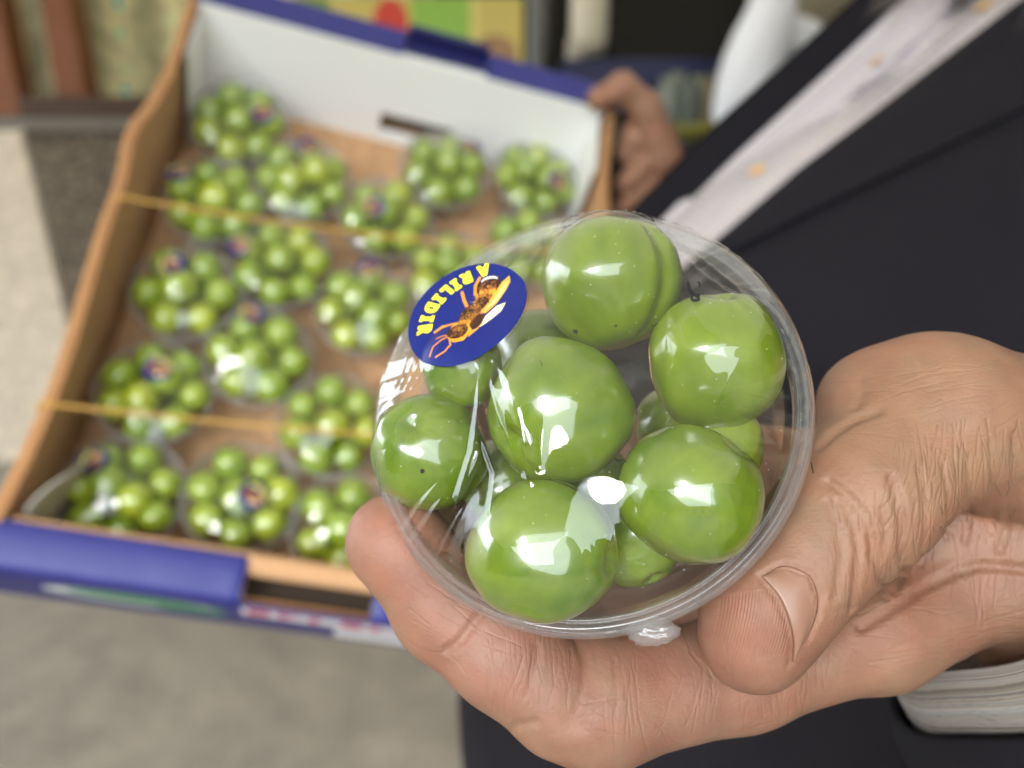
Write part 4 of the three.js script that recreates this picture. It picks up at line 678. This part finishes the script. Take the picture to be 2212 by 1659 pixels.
  const jf = trunk(0), jacketF = (x, y, z) => jf(x, y, z) + 0.0055 * noise(x * 12, y * 12, z * 12) + 0.0012 * noise(x * 45, y * 45, z * 45);
  const jacketM = phys({ color: rgb(0.0085, 0.0075, 0.0098), roughness: 0.9, specularIntensity: 0.25, side: THREE.DoubleSide });
  part('jacket', under(meshField(jacketF, lo, hi, 0.0075), who), jacketM, who);
  const onJacket = (px, py) => { const d = rayDir(px, py); return trace(jacketF, camera.position, d, 0.3, 1.1) || at(px, py, 0.6); };
  const panel = (A, B, n, m, off, th, curve = 0) => { const pts = [], ns = []; for (let i = 0; i < n; i++) for (let j = 0; j < m; j++) { const t = i / (n - 1), s = j / (m - 1), a = onCurve(A, t), b = onCurve(B, t), p = onJacket(lerp(a[0], b[0], s), lerp(a[1], b[1], s)), q = gradient(jf, p, 0.004); ns.push(q); pts.push(p.addScaledVector(q, off + curve * Math.sin(Math.PI * s))); } return slabSheet(n, m, (i, j) => pts[i * m + j], (i, j) => ns[i * m + j], th); };
  const shirtT = canvasTex(256, 256, (c, w, h) => { c.fillStyle = '#d9d3cf'; c.fillRect(0, 0, w, h); reseed(3); for (let i = 0; i < 256; i += 4) { c.fillStyle = 'rgba(120,120,140,0.22)'; c.fillRect(i, 0, 1.3, h); } for (let i = 0; i < 60; i++) { c.fillStyle = rnd() < 0.4 ? 'rgba(130,140,185,0.4)' : rnd() < 0.6 ? 'rgba(200,170,130,0.3)' : 'rgba(255,255,255,0.5)'; c.fillRect(0, rr(0, h), w, rr(1, 4)); } });
  const sL = [[1352, 612], [1400, 540], [1460, 478], [1600, 340], [1790, 165], [1965, 0], [2100, -125]], sR = [[1362, 622], [1470, 590], [1560, 512], [1720, 372], [1900, 236], [2205, 0], [2380, -130]];
  part('shirt', under(panel(sL.map(([x, y]) => [x - 22, y - 22]), sR.map(([x, y]) => [x + 26, y + 26]), 40, 12, 0.0005, 0.003, 0.0015), who), std({ map: shirtT, color: rgb(0.62, 0.59, 0.60), roughness: 0.85 }), who);
  part('placket', under(panel([[1440, 548], [1510, 490], [1690, 325], [1930, 120], [2180, -90]], [[1480, 570], [1548, 508], [1735, 345], [1975, 142], [2225, -66]], 40, 6, 0.0026, 0.0012, 0.0003), who), std({ map: shirtT, color: rgb(0.62, 0.59, 0.60), roughness: 0.85 }), who);
  for (const [x, y] of [[1640, 379], [1896, 141], [2130, 22]]) { const p = onJacket(x, y), q = gradient(jf, p, 0.004), g = new THREE.LatheGeometry([[0, 0.0016], [0.0022, 0.0015], [0.003, 0.0022], [0.0056, 0.0024], [0.0062, 0.0012], [0.0055, 0], [0, 0]].map((a) => new THREE.Vector2(...a)), 24); g.applyQuaternion(new THREE.Quaternion().setFromUnitVectors(V(0, 1, 0), q)); p.addScaledVector(q, 0.0028); g.translate(p.x, p.y, p.z); part('button', under(g, who), phys({ color: rgb(0.56, 0.34, 0.13), roughness: 0.3 }), who); }
  const lapelM = jacketM;
  part('front_edge', under(panel([[1310, 560], [1350, 480], [1396, 432], [1556, 270], [1716, 128], [1868, -12], [1976, -118]], [[1352, 612], [1412, 522], [1453, 478], [1593, 338], [1783, 163], [1958, -2], [2093, -127]], 40, 8, 0.0035, 0.004, 0.002), who), lapelM, who);
  part('lapel', under(panel([[1365, 640], [1477, 592], [1570, 515], [1731, 376], [1911, 240], [2216, 4], [2395, -126]], [[1400, 690], [1520, 595], [1600, 543], [1780, 452], [2000, 345], [2235, 232], [2500, 100]], 40, 14, 0.0045, 0.003, 0.0015), who), lapelM, who);
  // cuffs of shirt and sleeve round the near wrist
  const ax = dirW(0.46, -0.88, 0.22).normalize(), aq = new THREE.Quaternion().setFromUnitVectors(V(0, 1, 0), ax);
  const knit = canvasTex(64, 256, (c, w, h) => { c.fillStyle = '#b9b4ad'; c.fillRect(0, 0, w, h); reseed(8); const cols = ['#d8d8da', '#8f816e', '#c7c9cf', '#6f655a', '#e3e1de', '#a4947c', '#9fa3ab', '#5a5148']; for (let i = 0; i < 70; i++) { c.globalAlpha = 0.55; c.fillStyle = cols[(i * 3) % 8]; c.fillRect(0, rr(0, h), w, rr(1, 5)); } c.globalAlpha = 0.2; for (let i = 0; i < 900; i++) { c.fillStyle = rnd() < 0.5 ? '#fff' : '#222'; c.fillRect(rr(0, w), rr(0, h), 2, 1); } }, true, [6, 3]);
  const ring3 = (prof, seg, wob) => { const g = new THREE.LatheGeometry(prof.map((p) => new THREE.Vector2(...p)), seg), p = g.attributes.position; for (let i = 0; i < p.count; i++) { const x = p.getX(i), y = p.getY(i), z = p.getZ(i), a = Math.atan2(z, x), k = 1 + wob * noise(Math.cos(a) * 1.6, Math.sin(a) * 1.6, y * 9); p.setXYZ(i, x * k, y + 0.0015 * noise(Math.cos(a) * 2, Math.sin(a) * 2, 5), z * k); } g.computeVertexNormals(); g.applyQuaternion(aq); return g; };
  const cc = at(2305, 1245, 0.214); 
  const cu = ring3([[0.0475, 0.045], [0.0485, 0.020], [0.0490, 0.004], [0.0500, 0.0005], [0.0515, 0.0005], [0.0528, 0.004], [0.0535, 0.020], [0.0530, 0.034], [0.0520, 0.045]], 90, 0.05); cu.translate(cc.x, cc.y, cc.z); part('shirt_cuff', under(cu, who), std({ map: knit, color: rgb(0.34, 0.325, 0.31), roughness: 0.9, side: THREE.DoubleSide }), who);
  const sl = ring3([[0.0540, 0.20], [0.0545, 0.05], [0.0548, 0.017], [0.0558, 0.0135], [0.0580, 0.0145], [0.0596, 0.021], [0.0610, 0.06], [0.0640, 0.13], [0.0660, 0.20]], 90, 0.07); sl.translate(cc.x, cc.y, cc.z); part('sleeve_end', under(sl, who), jacketM, who);
  // grey beard above the collar
  reseed(71); const bs = []; for (let i = 0; i < 260; i++) { const x = rr(2020, 2330), y = rr(-120, -40) + (x - 2010) * -0.12, q = (X, Y, o) => { const p = onJacket(X, Y); return p.addScaledVector(gradient(jf, p, 0.004), o); }, L = rr(70, 170), a = -rr(0.5, 1.1) * L; bs.push(tube([q(x, y, 0.012), q(x + a * 0.4, y + L * 0.5, 0.014 + rr(0, 0.006)), q(x + a, y + L, 0.009 + rr(0, 0.008))], 0.00035, 8, 4, (t) => 1 - 0.8 * t)); }
  part('beard', under(mergeGeometries(bs), who), std({ color: rgb(0.30, 0.26, 0.22), roughness: 0.7 }), who).userData.kind = 'stuff';
}

renderer.render(scene, camera);
